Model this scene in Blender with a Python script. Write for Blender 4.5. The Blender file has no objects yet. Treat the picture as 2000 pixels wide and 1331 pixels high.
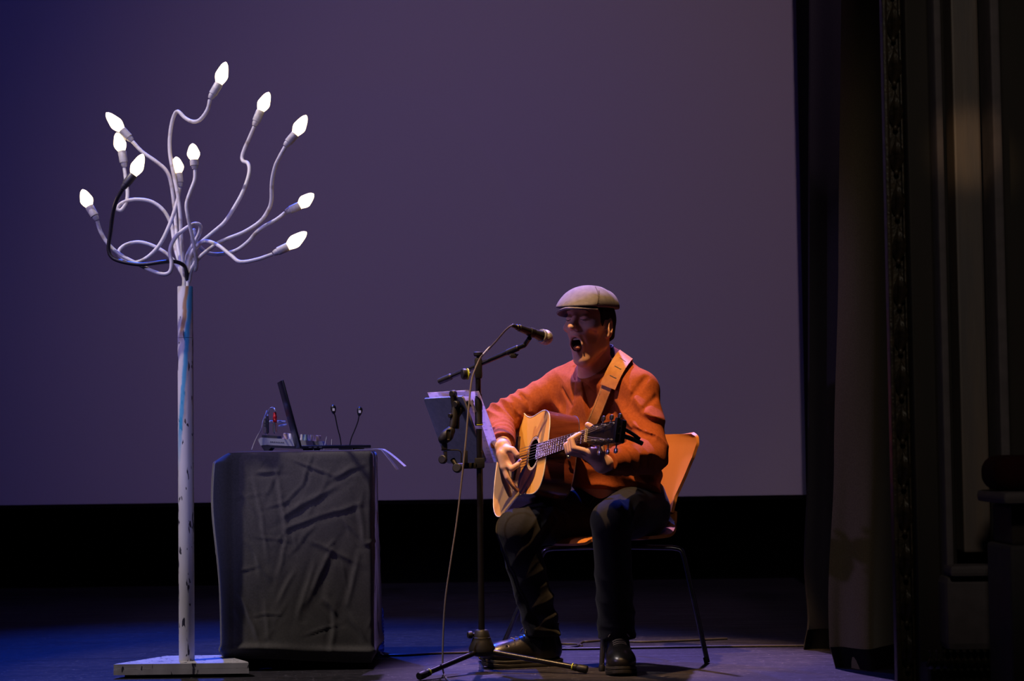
import bpy, bmesh, math, random
import numpy as np
from mathutils import Vector, Matrix, noise as mnoise

random.seed(7)
SC = bpy.context.scene
COL = SC.collection
PI = math.pi

# ------------------------------------------------------------------ camera
FPX = 3950.0                       # focal length in pixels of a 2000 px wide frame
CAM_H = 0.76
PITCH = math.atan((875.0 - 665.5) / FPX)
ROLL = math.radians(0.75)
_f = np.array([0.0, math.cos(PITCH), math.sin(PITCH)])
_r0 = np.array([1.0, 0.0, 0.0])
_u0 = np.cross(_r0, _f)
CR = math.cos(ROLL) * _r0 - math.sin(ROLL) * _u0
CU = math.sin(ROLL) * _r0 + math.cos(ROLL) * _u0
CF = _f
CO = np.array([0.0, 0.0, CAM_H])


def P(px, py, Y):
    """world point at stage depth Y (metres from the camera) seen at a photo position"""
    d = CR * (px - 1000.0) / FPX + CU * (665.5 - py) / FPX + CF
    return CO + d * (Y / d[1])


def proj(p):
    d = np.asarray(p, float) - CO
    z = d @ CF
    return 1000 + FPX * (d @ CR) / z, 665.5 - FPX * (d @ CU) / z


cam_d = bpy.data.cameras.new('camera')
cam = bpy.data.objects.new('camera', cam_d)
COL.objects.link(cam)
cam_d.sensor_width = 36.0
cam_d.lens = FPX / 2000.0 * 36.0
cam_d.clip_start = 0.05
cam_d.clip_end = 60
cam.matrix_world = Matrix(((CR[0], CU[0], -CF[0], CO[0]), (CR[1], CU[1], -CF[1], CO[1]),
                           (CR[2], CU[2], -CF[2], CO[2]), (0, 0, 0, 1)))
cam_d.dof.use_dof = True
cam_d.dof.focus_distance = 6.95
cam_d.dof.aperture_fstop = 5.0
SC.camera = cam

# ------------------------------------------------------------------ colour management, world
SC.view_settings.view_transform = 'Standard'
SC.view_settings.look = 'None'
SC.view_settings.exposure = 0.0
SC.view_settings.gamma = 1.0
SC.view_settings.use_curve_mapping = False
W = bpy.data.worlds.new('dark_theatre')
SC.world = W
W.use_nodes = True
W.node_tree.nodes['Background'].inputs['Color'].default_value = (0.35, 0.3, 0.4, 1)
W.node_tree.nodes['Background'].inputs['Strength'].default_value = 0.004


# ------------------------------------------------------------------ stage lights
def spot(name, loc, target, watts, color, deg, blend=0.5, radius=0.08):
    l = bpy.data.lights.new(name, 'SPOT')
    l.energy = watts
    l.color = color
    l.spot_size = math.radians(deg)
    l.spot_blend = blend
    l.shadow_soft_size = radius
    o = bpy.data.objects.new(name, l)
    COL.objects.link(o)
    o.location = loc
    o.rotation_euler = (Vector(target) - Vector(loc)).to_track_quat('-Z', 'Y').to_euler()
    return o


# warm key on the singer, high from the front of house
spot('key_spotlight', (-0.93, 4.70, 6.7), (0.23, 7.0, 0.86), 3150, (1.0, 0.56, 0.22), 12.0, 0.4, 0.05)
# lavender back light from above, upstage
spot('lavender_back_spotlight', (0.1, 10.3, 5.9), (0.46, 6.9, 0.4), 3300, (0.52, 0.34, 1.0), 18.5, 0.45, 0.08)
# vivid blue back light from the left wing
spot('back_spotlight', (-1.9, 10.5, 6.2), (-1.0, 7.2, 0.1), 3000, (0.012, 0.08, 1.0), 36, 0.8, 0.08)
# frontal washes on the projection screen
spot('wash_spotlight', (1.2, 1.0, 8.4), (0.35, 11.0, 1.75), 800, (0.72, 0.48, 0.70), 34, 0.9, 0.3)
spot('blue_wash_spotlight', (-3.0, 1.5, 8.4), (-2.1, 11.0, 1.9), 480, (0.14, 0.13, 1.0), 42, 1.0, 0.3)
# white-violet lights on the metal tree and table: one from the house, one steep from the left
spot('front_spotlight', (-2.4, 1.6, 4.6), (-1.25, 7.0, 1.3), 560, (0.44, 0.42, 1.0), 16, 0.6, 0.05)
spot('side_spotlight', (-3.3, 5.7, 5.6), (-0.98, 7.0, 0.85), 800, (1.0, 0.86, 0.84), 24, 0.5, 0.05)
# weak lavender fill across the stage from the left
spot('fill_spotlight', (-5.2, 4.3, 3.2), (0.1, 7.0, 0.95), 230, (0.52, 0.36, 1.0), 20, 0.6, 0.06)

# ------------------------------------------------------------------ materials
MATS = {}


def lin(c):
    if isinstance(c, str):
        c = [int(c[i:i + 2], 16) / 255 for i in (0, 2, 4)]
        return tuple((x / 12.92 if x <= 0.04045 else ((x + 0.055) / 1.055) ** 2.4) for x in c)
    return tuple(c)


def mat(name, col, rough=0.6, metal=0.0, col2=None, scale=40.0, stretch=(1, 1, 1), bump=0.0, bscale=None,
        bdist=0.002, emit=None, estr=0.0, spec=0.5, sheen=0.0, coat=0.0, trans=0.0, sharp=None, detail=3.0, ior=1.45,
        rvar=0.0, sss=0.0, translucent=0.0):
    if name in MATS:
        return MATS[name]
    m = bpy.data.materials.new(name)
    m.use_nodes = True
    nt = m.node_tree
    b = nt.nodes['Principled BSDF']
    b.inputs['Roughness'].default_value = rough
    b.inputs['Metallic'].default_value = metal
    b.inputs['Specular IOR Level'].default_value = spec
    b.inputs['IOR'].default_value = ior
    if sheen:
        b.inputs['Sheen Weight'].default_value = sheen
        b.inputs['Sheen Roughness'].default_value = 0.5
    if coat:
        b.inputs['Coat Weight'].default_value = coat
        b.inputs['Coat Roughness'].default_value = 0.08
    if trans:
        b.inputs['Transmission Weight'].default_value = trans
    if sss:
        b.inputs['Subsurface Weight'].default_value = sss
        b.inputs['Subsurface Radius'].default_value = (0.010, 0.004, 0.002)
        b.inputs['Subsurface Scale'].default_value = 0.5
    c1 = lin(col) + (1,)
    c2 = (lin(col2) if col2 is not None else tuple(x * 0.8 for x in c1[:3])) + (1,)
    tc = nt.nodes.new('ShaderNodeTexCoord')
    mp = nt.nodes.new('ShaderNodeMapping')
    mp.inputs['Scale'].default_value = stretch
    nt.links.new(tc.outputs['Object'], mp.inputs['Vector'])
    nz = nt.nodes.new('ShaderNodeTexNoise')
    nz.inputs['Scale'].default_value = scale
    nz.inputs['Detail'].default_value = detail
    nt.links.new(mp.outputs['Vector'], nz.inputs['Vector'])
    rp = nt.nodes.new('ShaderNodeValToRGB')
    lo, hi = sharp if sharp else (0.3, 0.7)
    rp.color_ramp.elements[0].position = lo
    rp.color_ramp.elements[1].position = hi
    rp.color_ramp.elements[0].color = c2
    rp.color_ramp.elements[1].color = c1
    nt.links.new(nz.outputs['Fac'], rp.inputs['Fac'])
    nt.links.new(rp.outputs['Color'], b.inputs['Base Color'])
    if rvar:
        mr = nt.nodes.new('ShaderNodeMapRange')
        mr.inputs['From Min'].default_value = 0.3
        mr.inputs['From Max'].default_value = 0.7
        mr.inputs['To Min'].default_value = max(0.02, rough - rvar)
        mr.inputs['To Max'].default_value = min(1, rough + rvar)
        nt.links.new(nz.outputs['Fac'], mr.inputs['Value'])
        nt.links.new(mr.outputs['Result'], b.inputs['Roughness'])
    if bump:
        n2 = nt.nodes.new('ShaderNodeTexNoise')
        n2.inputs['Scale'].default_value = bscale or scale * 4
        n2.inputs['Detail'].default_value = 2
        nt.links.new(mp.outputs['Vector'], n2.inputs['Vector'])
        bp = nt.nodes.new('ShaderNodeBump')
        bp.inputs['Strength'].default_value = bump
        bp.inputs['Distance'].default_value = bdist
        nt.links.new(n2.outputs['Fac'], bp.inputs['Height'])
        nt.links.new(bp.outputs['Normal'], b.inputs['Normal'])
    if emit is not None:
        b.inputs['Emission Color'].default_value = lin(emit) + (1,)
        b.inputs['Emission Strength'].default_value = estr
    if translucent:
        tb = nt.nodes.new('ShaderNodeBsdfTranslucent')
        nt.links.new(rp.outputs['Color'], tb.inputs['Color'])
        ms = nt.nodes.new('ShaderNodeMixShader')
        ms.inputs[0].default_value = translucent
        nt.links.new(b.outputs[0], ms.inputs[1])
        nt.links.new(tb.outputs[0], ms.inputs[2])
        nt.links.new(ms.outputs[0], nt.nodes['Material Output'].inputs['Surface'])
    MATS[name] = m
    return m


# ------------------------------------------------------------------ mesh helpers (all in world metres)
class MB:
    def __init__(s):
        s.v = []
        s.f = []

    def add(s, v, f):
        o = len(s.v)
        s.v.extend([tuple(map(float, p)) for p in v])
        s.f.extend([tuple(i + o for i in q) for q in f])
        return s

    def box(s, c, size, R=None, bev=0.0):
        c = np.asarray(c, float)
        hx, hy, hz = [x / 2 for x in size]
        R = np.eye(3) if R is None else np.asarray(R)      # columns = axes
        if bev <= 0:
            pts = [(x, y, z) for x in (-hx, hx) for y in (-hy, hy) for z in (-hz, hz)]
            f = [(0, 1, 3, 2), (4, 6, 7, 5), (0, 4, 5, 1), (2, 3, 7, 6), (0, 2, 6, 4), (1, 5, 7, 3)]
        else:
            bm = bmesh.new()
            bmesh.ops.create_cube(bm, size=1.0)
            for v in bm.verts:
                v.co = Vector((v.co.x * 2 * hx, v.co.y * 2 * hy, v.co.z * 2 * hz))
            bmesh.ops.bevel(bm, geom=list(bm.edges), offset=min(bev, 0.49 * 2 * min(hx, hy, hz)), segments=2,
                            affect='EDGES', profile=0.6)
            bm.verts.index_update()
            pts = [tuple(v.co) for v in bm.verts]
            f = [tuple(v.index for v in q.verts) for q in bm.faces]
            bm.free()
        return s.add([c + R @ np.array(p) for p in pts], f)

    def tube(s, pts, r, n=8, cap=True):
        pts = [np.asarray(p, float) for p in pts]
        m = len(pts)
        rr = r if hasattr(r, '__len__') else [r] * m
        T = []
        for i in range(m):
            t = pts[min(i + 1, m - 1)] - pts[max(i - 1, 0)]
            T.append(t / (np.linalg.norm(t) + 1e-12))
        a = np.array([0, 0, 1.0]) if abs(T[0][2]) < 0.9 else np.array([1.0, 0, 0])
        N = np.cross(T[0], a)
        N /= np.linalg.norm(N)
        V = []
        for i in range(m):
            N = N - T[i] * (N @ T[i])
            N /= np.linalg.norm(N) + 1e-12
            B = np.cross(T[i], N)
            for k in range(n):
                th = 2 * PI * k / n
                V.append(pts[i] + rr[i] * (math.cos(th) * N + math.sin(th) * B))
        F = []
        for i in range(m - 1):
            for k in range(n):
                k2 = (k + 1) % n
                F.append((i * n + k, i * n + k2, (i + 1) * n + k2, (i + 1) * n + k))
        if cap:
            F.append(tuple(range(n - 1, -1, -1)))
            F.append(tuple(range((m - 1) * n, m * n)))
        return s.add(V, F)

    def lathe(s, prof, base, axis=(0, 0, 1), n=16):
        """prof: (radius, distance along axis)"""
        ax = np.asarray(axis, float)
        ax /= np.linalg.norm(ax)
        a = np.array([1.0, 0, 0]) if abs(ax[0]) < 0.9 else np.array([0, 1.0, 0])
        u = np.cross(ax, a)
        u /= np.linalg.norm(u)
        w = np.cross(ax, u)
        base = np.asarray(base, float)
        V, F = [], []
        for (r, h) in prof:
            for k in range(n):
                th = 2 * PI * k / n
                V.append(base + ax * h + max(r, 1e-5) * (math.cos(th) * u + math.sin(th) * w))
        for i in range(len(prof) - 1):
            for k in range(n):
                k2 = (k + 1) % n
                F.append((i * n + k, i * n + k2, (i + 1) * n + k2, (i + 1) * n + k))
        F.append(tuple(range(n - 1, -1, -1)))
        F.append(tuple(range((len(prof) - 1) * n, len(prof) * n)))
        return s.add(V, F)

    def prism(s, outline, origin, e1, e2, e3, t0, t1):
        """outline in (e1, e2), extruded from t0 to t1 along e3"""
        o = np.asarray(origin, float)
        e1, e2, e3 = [np.asarray(e, float) for e in (e1, e2, e3)]
        n = len(outline)
        V = [o + e1 * x + e2 * y + e3 * t for t in (t0, t1) for x, y in outline]
        F = [tuple(range(n - 1, -1, -1)), tuple(range(n, 2 * n))]
        for k in range(n):
            k2 = (k + 1) % n
            F.append((k, k2, n + k2, n + k))
        return s.add(V, F)

    def grid(s, rows, thick=0.0):
        """rows: list of lists of points; optional thickness along the vertex normal"""
        A = np.asarray(rows, float)
        m, n = A.shape[:2]
        du = np.gradient(A, axis=1)
        dv = np.gradient(A, axis=0)
        F = [(i * n + k, i * n + k + 1, (i + 1) * n + k + 1, (i + 1) * n + k) for i in range(m - 1) for k in range(n - 1)]
        if not thick:
            return s.add(A.reshape(-1, 3), F)
        N = np.cross(du, dv)
        N /= np.linalg.norm(N, axis=2, keepdims=True) + 1e-12
        A2 = A + N * thick
        M = m * n
        V = list(A.reshape(-1, 3)) + list(A2.reshape(-1, 3))
        F2 = [tuple(i + M for i in q) for q in F]
        F1 = [q[::-1] for q in F]
        rim = [k for k in range(n)] + [i * n + n - 1 for i in range(1, m)] + [(m - 1) * n + k for k in range(n - 2, -1, -1)] \
            + [i * n for i in range(m - 2, 0, -1)]
        S = [(rim[i], rim[(i + 1) % len(rim)], rim[(i + 1) % len(rim)] + M, rim[i] + M) for i in range(len(rim))]
        return s.add(V, F1 + F2 + S)


ORI = {}


def link_mesh(name, v, f, material, parent=None, smooth=True, origin=None, angle=None):
    v = np.asarray(v, float)
    if parent is not None:
        o0 = ORI[parent.name]
    elif origin is not None:
        o0 = np.asarray(origin, float)
    else:
        lo, hi = v.min(0), v.max(0)
        o0 = np.array([(lo[0] + hi[0]) / 2, (lo[1] + hi[1]) / 2, lo[2]])
    me = bpy.data.meshes.new(name)
    if isinstance(f, np.ndarray):
        me.vertices.add(len(v))
        me.vertices.foreach_set('co', (v - o0).astype(np.float32).ravel())
        nf, k = f.shape
        me.loops.add(nf * k)
        me.loops.foreach_set('vertex_index', f.astype(np.int32).ravel())
        me.polygons.add(nf)
        me.polygons.foreach_set('loop_start', np.arange(0, nf * k, k, dtype=np.int32))
        me.update(calc_edges=True)
    else:
        me.from_pydata([tuple(p) for p in (v - o0)], [], [tuple(q) for q in f])
        bm = bmesh.new()
        bm.from_mesh(me)
        bmesh.ops.recalc_face_normals(bm, faces=bm.faces)
        bm.to_mesh(me)
        bm.free()
    me.validate()
    if smooth:
        me.polygons.foreach_set('use_smooth', [True] * len(me.polygons))
        if angle:
            me.set_sharp_from_angle(angle=math.radians(angle))
    me.materials.append(material)
    o = bpy.data.objects.new(name, me)
    COL.objects.link(o)
    if parent is not None:
        o.parent = parent
    else:
        o.location = o0
    ORI[o.name] = o0
    return o


def obj(name, mb, material, parent=None, smooth=True, angle=40, origin=None):
    return link_mesh(name, mb.v, mb.f, material, parent, smooth, origin, angle)


def tag(o, label, cat, group=None, kind=None):
    if label:
        o['label'] = label
    if cat:
        o['category'] = cat
    if group:
        o['group'] = group
    if kind:
        o['kind'] = kind
    return o


def thing(name, label, cat, loc, group=None):
    o = bpy.data.objects.new(name, None)
    o.empty_display_size = 0.05
    COL.objects.link(o)
    o.location = loc
    ORI[o.name] = np.asarray(loc, float)
    return tag(o, label, cat, group)


def struct(name, mb, m, smooth=False, label=None, angle=40):
    o = obj(name, mb, m, None, smooth, angle)
    o['kind'] = 'structure'
    return o


def nrm(v):
    v = np.asarray(v, float)
    return v / np.linalg.norm(v)


def cr(pts, per=8):
    """Catmull-Rom through points"""
    p = [np.asarray(q, float) for q in pts]
    p = [2 * p[0] - p[1]] + p + [2 * p[-1] - p[-2]]
    out = []
    for i in range(1, len(p) - 2):
        for k in range(per):
            t = k / per
            out.append(0.5 * ((2 * p[i]) + (-p[i - 1] + p[i + 1]) * t + (2 * p[i - 1] - 5 * p[i] + 4 * p[i + 1] - p[i + 2]) * t * t
                              + (-p[i - 1] + 3 * p[i] - 3 * p[i + 1] + p[i + 2]) * t ** 3))
    out.append(p[-2])
    return out


# ------------------------------------------------------------------ implicit surfaces -> meshes
def sph(c, r):
    c = np.asarray(c, np.float32)
    return lambda p: np.sqrt(((p - c) ** 2).sum(-1)) - r


def ell(c, r, R=None):
    c = np.asarray(c, np.float32)
    r = np.asarray(r, np.float32)
    R = np.eye(3, dtype=np.float32) if R is None else np.asarray(R, np.float32)

    def f(p):
        q = (p - c) @ R
        k0 = np.sqrt(((q / r) ** 2).sum(-1))
        k1 = np.sqrt(((q / (r * r)) ** 2).sum(-1)) + 1e-9
        return k0 * (k0 - 1) / k1
    return f


def cone(a, b, r1, r2):
    """capsule whose radius runs from r1 to r2"""
    a = np.asarray(a, np.float32)
    b = np.asarray(b, np.float32)
    ba = b - a
    L2 = float(ba @ ba) + 1e-12

    def f(p):
        t = np.clip(((p - a) @ ba) / L2, 0, 1)
        q = p - a - t[..., None] * ba
        return np.sqrt((q * q).sum(-1)) - (r1 + (r2 - r1) * t)
    return f


def chain(pts, rs):
    fs = [cone(pts[i], pts[i + 1], rs[i], rs[i + 1]) for i in range(len(pts) - 1)]

    def f(p):
        d = fs[0](p)
        for g in fs[1:]:
            d = np.minimum(d, g(p))
        return d
    return f


def rbox(c, half, R=None, r=0.005):
    c = np.asarray(c, np.float32)
    hf = np.asarray(half, np.float32) - r
    R = np.eye(3, dtype=np.float32) if R is None else np.asarray(R, np.float32)

    def f(p):
        q = np.abs((p - c) @ R) - hf
        return np.sqrt((np.maximum(q, 0) ** 2).sum(-1)) + np.minimum(q.max(-1), 0) - r
    return f


def half(c, n):
    c = np.asarray(c, np.float32)
    n = np.asarray(nrm(n), np.float32)
    return lambda p: (p - c) @ n


def smin(a, b, k):
    if k <= 0:
        return np.minimum(a, b)
    h = np.maximum(k - np.abs(a - b), 0) / k
    return np.minimum(a, b) - h * h * k * 0.25


def fold(c, direction, wl, amp, rad, bend=0.0, phase=0.0):
    """local cloth folds: ridges across `direction`"""
    c = np.asarray(c, np.float32)
    d = np.asarray(nrm(direction), np.float32)
    s = np.asarray(nrm(np.cross(d, [0.31, 0.52, 0.79])), np.float32)

    def f(p):
        q = p - c
        r2 = (q * q).sum(-1) / (rad * rad)
        w = np.exp(-1.6 * r2)
        x = (q @ d) / wl * 2 * PI + phase + bend * np.sin((q @ s) / wl * 2.1)
        return -amp * w * (1 - np.abs(np.sin(0.5 * x))) * 1.0
    return f


def sdf_eval(ops, p, full=True, brad=0.0, cent=None):
    """p: (nb, m, 3)"""
    d = np.full(p.shape[:-1], 1.0, np.float32)
    for op, k, fn in ops:
        if cent is not None and op in ('add', 'sub', 'int'):
            dc = fn(cent)
            sel = (dc < brad + k + 0.02) if op != 'int' else (dc > -(brad + k + 0.02))
            if not sel.any():
                continue
            v = fn(p[sel])
            s = d[sel]
            d[sel] = smin(s, v, k) if op == 'add' else (-smin(-s, v, k) if op == 'sub' else -smin(-s, -v, k))
        elif op == 'disp':
            d = d + fn(p)
        else:
            v = fn(p)
            d = smin(d, v, k) if op == 'add' else (-smin(-d, v, k) if op == 'sub' else -smin(-d, -v, k))
    return d


def snet(ops, lo, hi, h):
    """sparse sampling + surface nets"""
    lo = np.asarray(lo, float)
    hi = np.asarray(hi, float)
    B = 8
    nb = np.ceil((hi - lo) / (h * B)).astype(int)
    gi = np.stack(np.meshgrid(*[np.arange(k) for k in nb], indexing='ij'), -1).reshape(-1, 3)
    cent = (lo + (gi + 0.5) * B * h - 0.5 * h).astype(np.float32)
    brad = B * h * 0.5 * 1.7321
    dc = sdf_eval(ops, cent[:, None, :])[:, 0]
    act = np.abs(dc) < brad * 1.5 + 0.012
    off = np.stack(np.meshgrid(*[np.arange(B)] * 3, indexing='ij'), -1).reshape(-1, 3)
    F6 = np.empty((len(gi), B * B * B), np.float32)
    F6[:] = np.where(dc < 0, -1.0, 1.0)[:, None]
    ia = np.where(act)[0]
    for s0 in range(0, len(ia), 3000):
        ii = ia[s0:s0 + 3000]
        pts = (lo + (gi[ii][:, None, :] * B + off[None]) * h).astype(np.float32)
        F6[ii] = sdf_eval(ops, pts, brad=brad, cent=cent[ii])
    n = nb * B
    F = F6.reshape(nb[0], nb[1], nb[2], B, B, B).transpose(0, 3, 1, 4, 2, 5).reshape(n)
    S = F < 0
    T = S.view(np.int8)
    cs = np.zeros(n - 1, np.int8)
    cor = [(i, j, k) for i in (0, 1) for j in (0, 1) for k in (0, 1)]
    for (i, j, k) in cor:
        cs += T[i:n[0] - 1 + i, j:n[1] - 1 + j, k:n[2] - 1 + k]
    idx = np.argwhere((cs > 0) & (cs < 8))
    del cs
    vals = np.stack([F[idx[:, 0] + i, idx[:, 1] + j, idx[:, 2] + k] for (i, j, k) in cor], 1)
    acc = np.zeros((len(idx), 3))
    cnt = np.zeros(len(idx))
    for a in range(8):
        for b in range(a + 1, 8):
            ca, cb = np.array(cor[a]), np.array(cor[b])
            if np.abs(ca - cb).sum() != 1:
                continue
            va, vb = vals[:, a], vals[:, b]
            m = (va < 0) != (vb < 0)
            t = va[m] / (va[m] - vb[m])
            acc[m] += ca + t[:, None] * (cb - ca)
            cnt[m] += 1
    V = lo + (idx + acc / cnt[:, None]) * h
    st = np.array([(n[1] - 1) * (n[2] - 1), n[2] - 1, 1])
    flat = idx @ st
    faces = []
    for ax in range(3):
        o1, o2 = [(1, 2), (2, 0), (0, 1)][ax]
        sl0 = [slice(None)] * 3
        sl1 = [slice(None)] * 3
        sl0[ax] = slice(0, -1)
        sl1[ax] = slice(1, None)
        e = np.argwhere(S[tuple(sl0)] ^ S[tuple(sl1)])
        e = e[(e[:, o1] > 0) & (e[:, o2] > 0) & (e[:, o1] < n[o1] - 1) & (e[:, o2] < n[o2] - 1)]
        s0 = S[e[:, 0], e[:, 1], e[:, 2]]
        q = []
        for (d1, d2) in ((-1, -1), (0, -1), (0, 0), (-1, 0)):
            c = e.copy()
            c[:, o1] += d1
            c[:, o2] += d2
            q.append(np.searchsorted(flat, c @ st))
        q = np.stack(q, 1)
        q[~s0] = q[~s0][:, ::-1]
        faces.append(q)
    return V, np.concatenate(faces, 0)


def sdf_obj(name, ops, lo, hi, h, material, parent=None, origin=None):
    v, f = snet(ops, lo, hi, h)
    return link_mesh(name, v, f, material, parent, True, origin)

# ================================================================== THE SETTING
M_floor = mat('stage_floor_boards', (0.022, 0.019, 0.024), 0.58, col2=(0.010, 0.009, 0.011), scale=9, stretch=(0.35, 3.2, 1),
              bump=0.35, bscale=60, bdist=0.002, rvar=0.10, detail=6, spec=0.25)
# pale scratches and specks on the stage floor
nt = M_floor.node_tree
_b = nt.nodes['Principled BSDF']
_tc = nt.nodes.new('ShaderNodeTexCoord')
_mp = nt.nodes.new('ShaderNodeMapping')
_mp.inputs['Scale'].default_value = (1.4, 26, 1)
_n = nt.nodes.new('ShaderNodeTexNoise')
_n.inputs['Scale'].default_value = 14
_n.inputs['Detail'].default_value = 4
_r = nt.nodes.new('ShaderNodeValToRGB')
_r.color_ramp.elements[0].position = 0.58
_r.color_ramp.elements[1].position = 0.78
_r.color_ramp.elements[0].color = (0, 0, 0, 1)
_r.color_ramp.elements[1].color = (1, 1, 1, 1)
_v = nt.nodes.new('ShaderNodeTexNoise')
_v.inputs['Scale'].default_value = 75
_v.inputs['Detail'].default_value = 1
_mp2 = nt.nodes.new('ShaderNodeMapping')
_mp2.inputs['Scale'].default_value = (1, 2.6, 1)
_r2 = nt.nodes.new('ShaderNodeValToRGB')
_r2.color_ramp.elements[0].position = 0.72
_r2.color_ramp.elements[1].position = 0.76
_mx = nt.nodes.new('ShaderNodeMix')
_mx.data_type = 'RGBA'
_mx.inputs['B'].default_value = (0.26, 0.24, 0.27, 1)
_ad = nt.nodes.new('ShaderNodeMath')
_ad.operation = 'MAXIMUM'
_sc = nt.nodes.new('ShaderNodeMath')
_sc.operation = 'MULTIPLY'
_sc.inputs[1].default_value = 0.6
nt.links.new(_tc.outputs['Object'], _mp.inputs['Vector'])
nt.links.new(_tc.outputs['Object'], _mp2.inputs['Vector'])
nt.links.new(_mp.outputs['Vector'], _n.inputs['Vector'])
nt.links.new(_mp2.outputs['Vector'], _v.inputs['Vector'])
nt.links.new(_n.outputs['Fac'], _r.inputs['Fac'])
nt.links.new(_v.outputs['Fac'], _r2.inputs['Fac'])
nt.links.new(_r.outputs['Color'], _sc.inputs[0])
nt.links.new(_sc.outputs[0], _ad.inputs[0])
nt.links.new(_r2.outputs['Color'], _ad.inputs[1])
_old = _b.inputs['Base Color'].links[0].from_socket
nt.links.new(_old, _mx.inputs['A'])
nt.links.new(_ad.outputs[0], _mx.inputs['Factor'])
nt.links.new(_mx.outputs['Result'], _b.inputs['Base Color'])

M_black = mat('black_wall', (0.0035, 0.0033, 0.004), 0.95, spec=0.1)
m = MB().box((-0.6, 7.6, -0.03), (9.0, 8.4, 0.06))
struct('floor', m, M_floor)
m = MB().box((-0.6, 11.6, 2.6), (9.0, 0.1, 5.4))
struct('wall_back', m, M_black)

# projection screen
M_screen = mat('screen_cloth', (0.50, 0.47, 0.50), 0.95, col2=(0.485, 0.455, 0.485), scale=120, bump=0.05, spec=0.1)
zb = P(800, 977, 11.0)[2]
scr = thing('projection_screen', 'large plain violet-lit projection screen hanging behind the singer', 'projection screen', (-1.0, 11.0, zb))
m = MB().box((-1.0, 11.015, (zb + 4.9) / 2), (6.2, 0.03, 4.9 - zb))
obj('screen_surface', m, M_screen, scr, False)
m = MB().box((-1.0, 11.0, zb - 0.012), (6.24, 0.05, 0.024), bev=0.006)
obj('bottom_batten', m, M_black, scr, False)

# stage curtains -------------------------------------------------------
M_olive = mat('heavy_olive_wool', (0.13, 0.105, 0.068), 0.95, col2=(0.10, 0.08, 0.052), scale=220, bump=0.5, bscale=500,
              bdist=0.002, sheen=0.3, spec=0.1)
M_navy = mat('dark_wool', (0.026, 0.024, 0.034), 0.95, col2=(0.020, 0.018, 0.026), scale=220, bump=0.5, bscale=500,
             bdist=0.002, sheen=0.3, spec=0.1)
M_blackcloth = mat('black_velvet', (0.006, 0.006, 0.008), 0.95, spec=0.1)


def curtain(name, label, m, Y, left, right, wave, bottom_px, hem=0.06):
    """left/right: lists of (py, px) for the two edges; wave(u, z01) -> depth offset"""
    ztop = P(1650, -60, Y)[2]
    zbot = 0.001
    rows = []
    nz_, nu = 70, 60
    for i in range(nz_ + 1):
        z01 = i / nz_
        z = zbot + (ztop - zbot) * z01
        py = 665.5 - (proj((1.1, Y, z))[1] - 665.5) * -1 - 0
        py = proj((1.1, Y, z))[1]

        def edge(tab):
            for a, b in zip(tab[:-1], tab[1:]):
                if py <= b[0]:
                    t = (py - a[0]) / (b[0] - a[0])
                    t = max(0, min(1, t))
                    t = t * t * (3 - 2 * t)
                    return P(a[1] + (b[1] - a[1]) * t, py, Y)[0]
            return P(tab[-1][1], py, Y)[0]
        xl, xr = edge(left), edge(right)
        rows.append([(xl + (xr - xl) * k / nu, Y + wave(k / nu, z01), z) for k in range(nu + 1)])
    mb = MB().grid(rows, 0.008)
    c = thing(name, label, 'curtain', ((rows[0][0][0] + rows[0][-1][0]) / 2, Y, 0))
    obj('drape', mb, m, c, True, 60)
    hm = MB().grid([[(p[0], p[1] - 0.013, p[2]) for p in r] for r in rows[0:3]], 0.003)
    obj('hem', hm, M_blackcloth, c, True, 60)
    return c


def w_front(u, z):
    b = (1 - z) ** 4
    return -0.09 * math.sin(u * 1.15 * PI + 0.25) + 0.05 * u - 0.010 * math.sin(u * 3.1 * PI + 1.0) \
        - 0.07 * b * math.exp(-((u - 0.40 - 0.25 * z) / 0.15) ** 2) + 0.05 * b * math.exp(-((u - 0.15) / 0.12) ** 2)


def w_back(u, z):
    return 0.04 * math.sin(u * 1.6 * PI) - 0.02 * (1 - z) ** 4


curtain('stage_curtain', 'dark olive-brown heavy curtain hanging nearest the carved proscenium', M_olive, 6.95,
        [(0, 1643), (500, 1638), (900, 1629), (1180, 1617), (1255, 1618), (1305, 1630)],
        [(0, 1765), (1331, 1775)], w_front, 1305)
curtain('stage_curtain', 'narrow blue-black side curtain between the screen and the olive curtain', M_navy, 7.55,
        [(0, 1580), (500, 1578), (900, 1577), (1100, 1569), (1215, 1576), (1272, 1567)],
        [(0, 1690), (1331, 1680)], w_back, 1270)
# black masking leg that trims the edge of the screen
rows = []
for i in range(30):
    z = 0.01 + 4.2 * i / 29
    rows.append([(P(1565, 500, 10.8)[0] + 1.1 * k / 30, 10.8 + 0.03 * math.sin(k * 0.9), z) for k in range(31)])
m = MB().grid(rows, 0.006)
tag(obj('masking_drape', m, M_blackcloth, None, True, 60), 'black masking drape covering the right edge of the screen', 'drape')

# carved proscenium arch on the right ----------------------------------
M_carve = mat('dark_gilt_carving', (0.05, 0.036, 0.022), 0.42, col2=(0.012, 0.009, 0.007), scale=30, metal=0.0, spec=0.3, bump=0.5, bscale=90, bdist=0.004)
M_dkwood = mat('dark_wood_panel', (0.014, 0.009, 0.008), 0.7, col2=(0.008, 0.006, 0.005), scale=18, stretch=(1, 1, 0.15))
M_greige = mat('grey_plaster_strip', (0.105, 0.09, 0.105), 0.8, col2=(0.08, 0.068, 0.08), scale=25)
M_gold = mat('worn_gilt_panel', (0.14, 0.105, 0.085), 0.55, col2=(0.08, 0.072, 0.082), scale=5, stretch=(3, 3, 0.35), detail=6,
             sharp=(0.32, 0.68), bump=0.3, bscale=30)
M_redv = mat('dark_red_velvet', (0.022, 0.003, 0.004), 0.95, spec=0.1)


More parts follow.
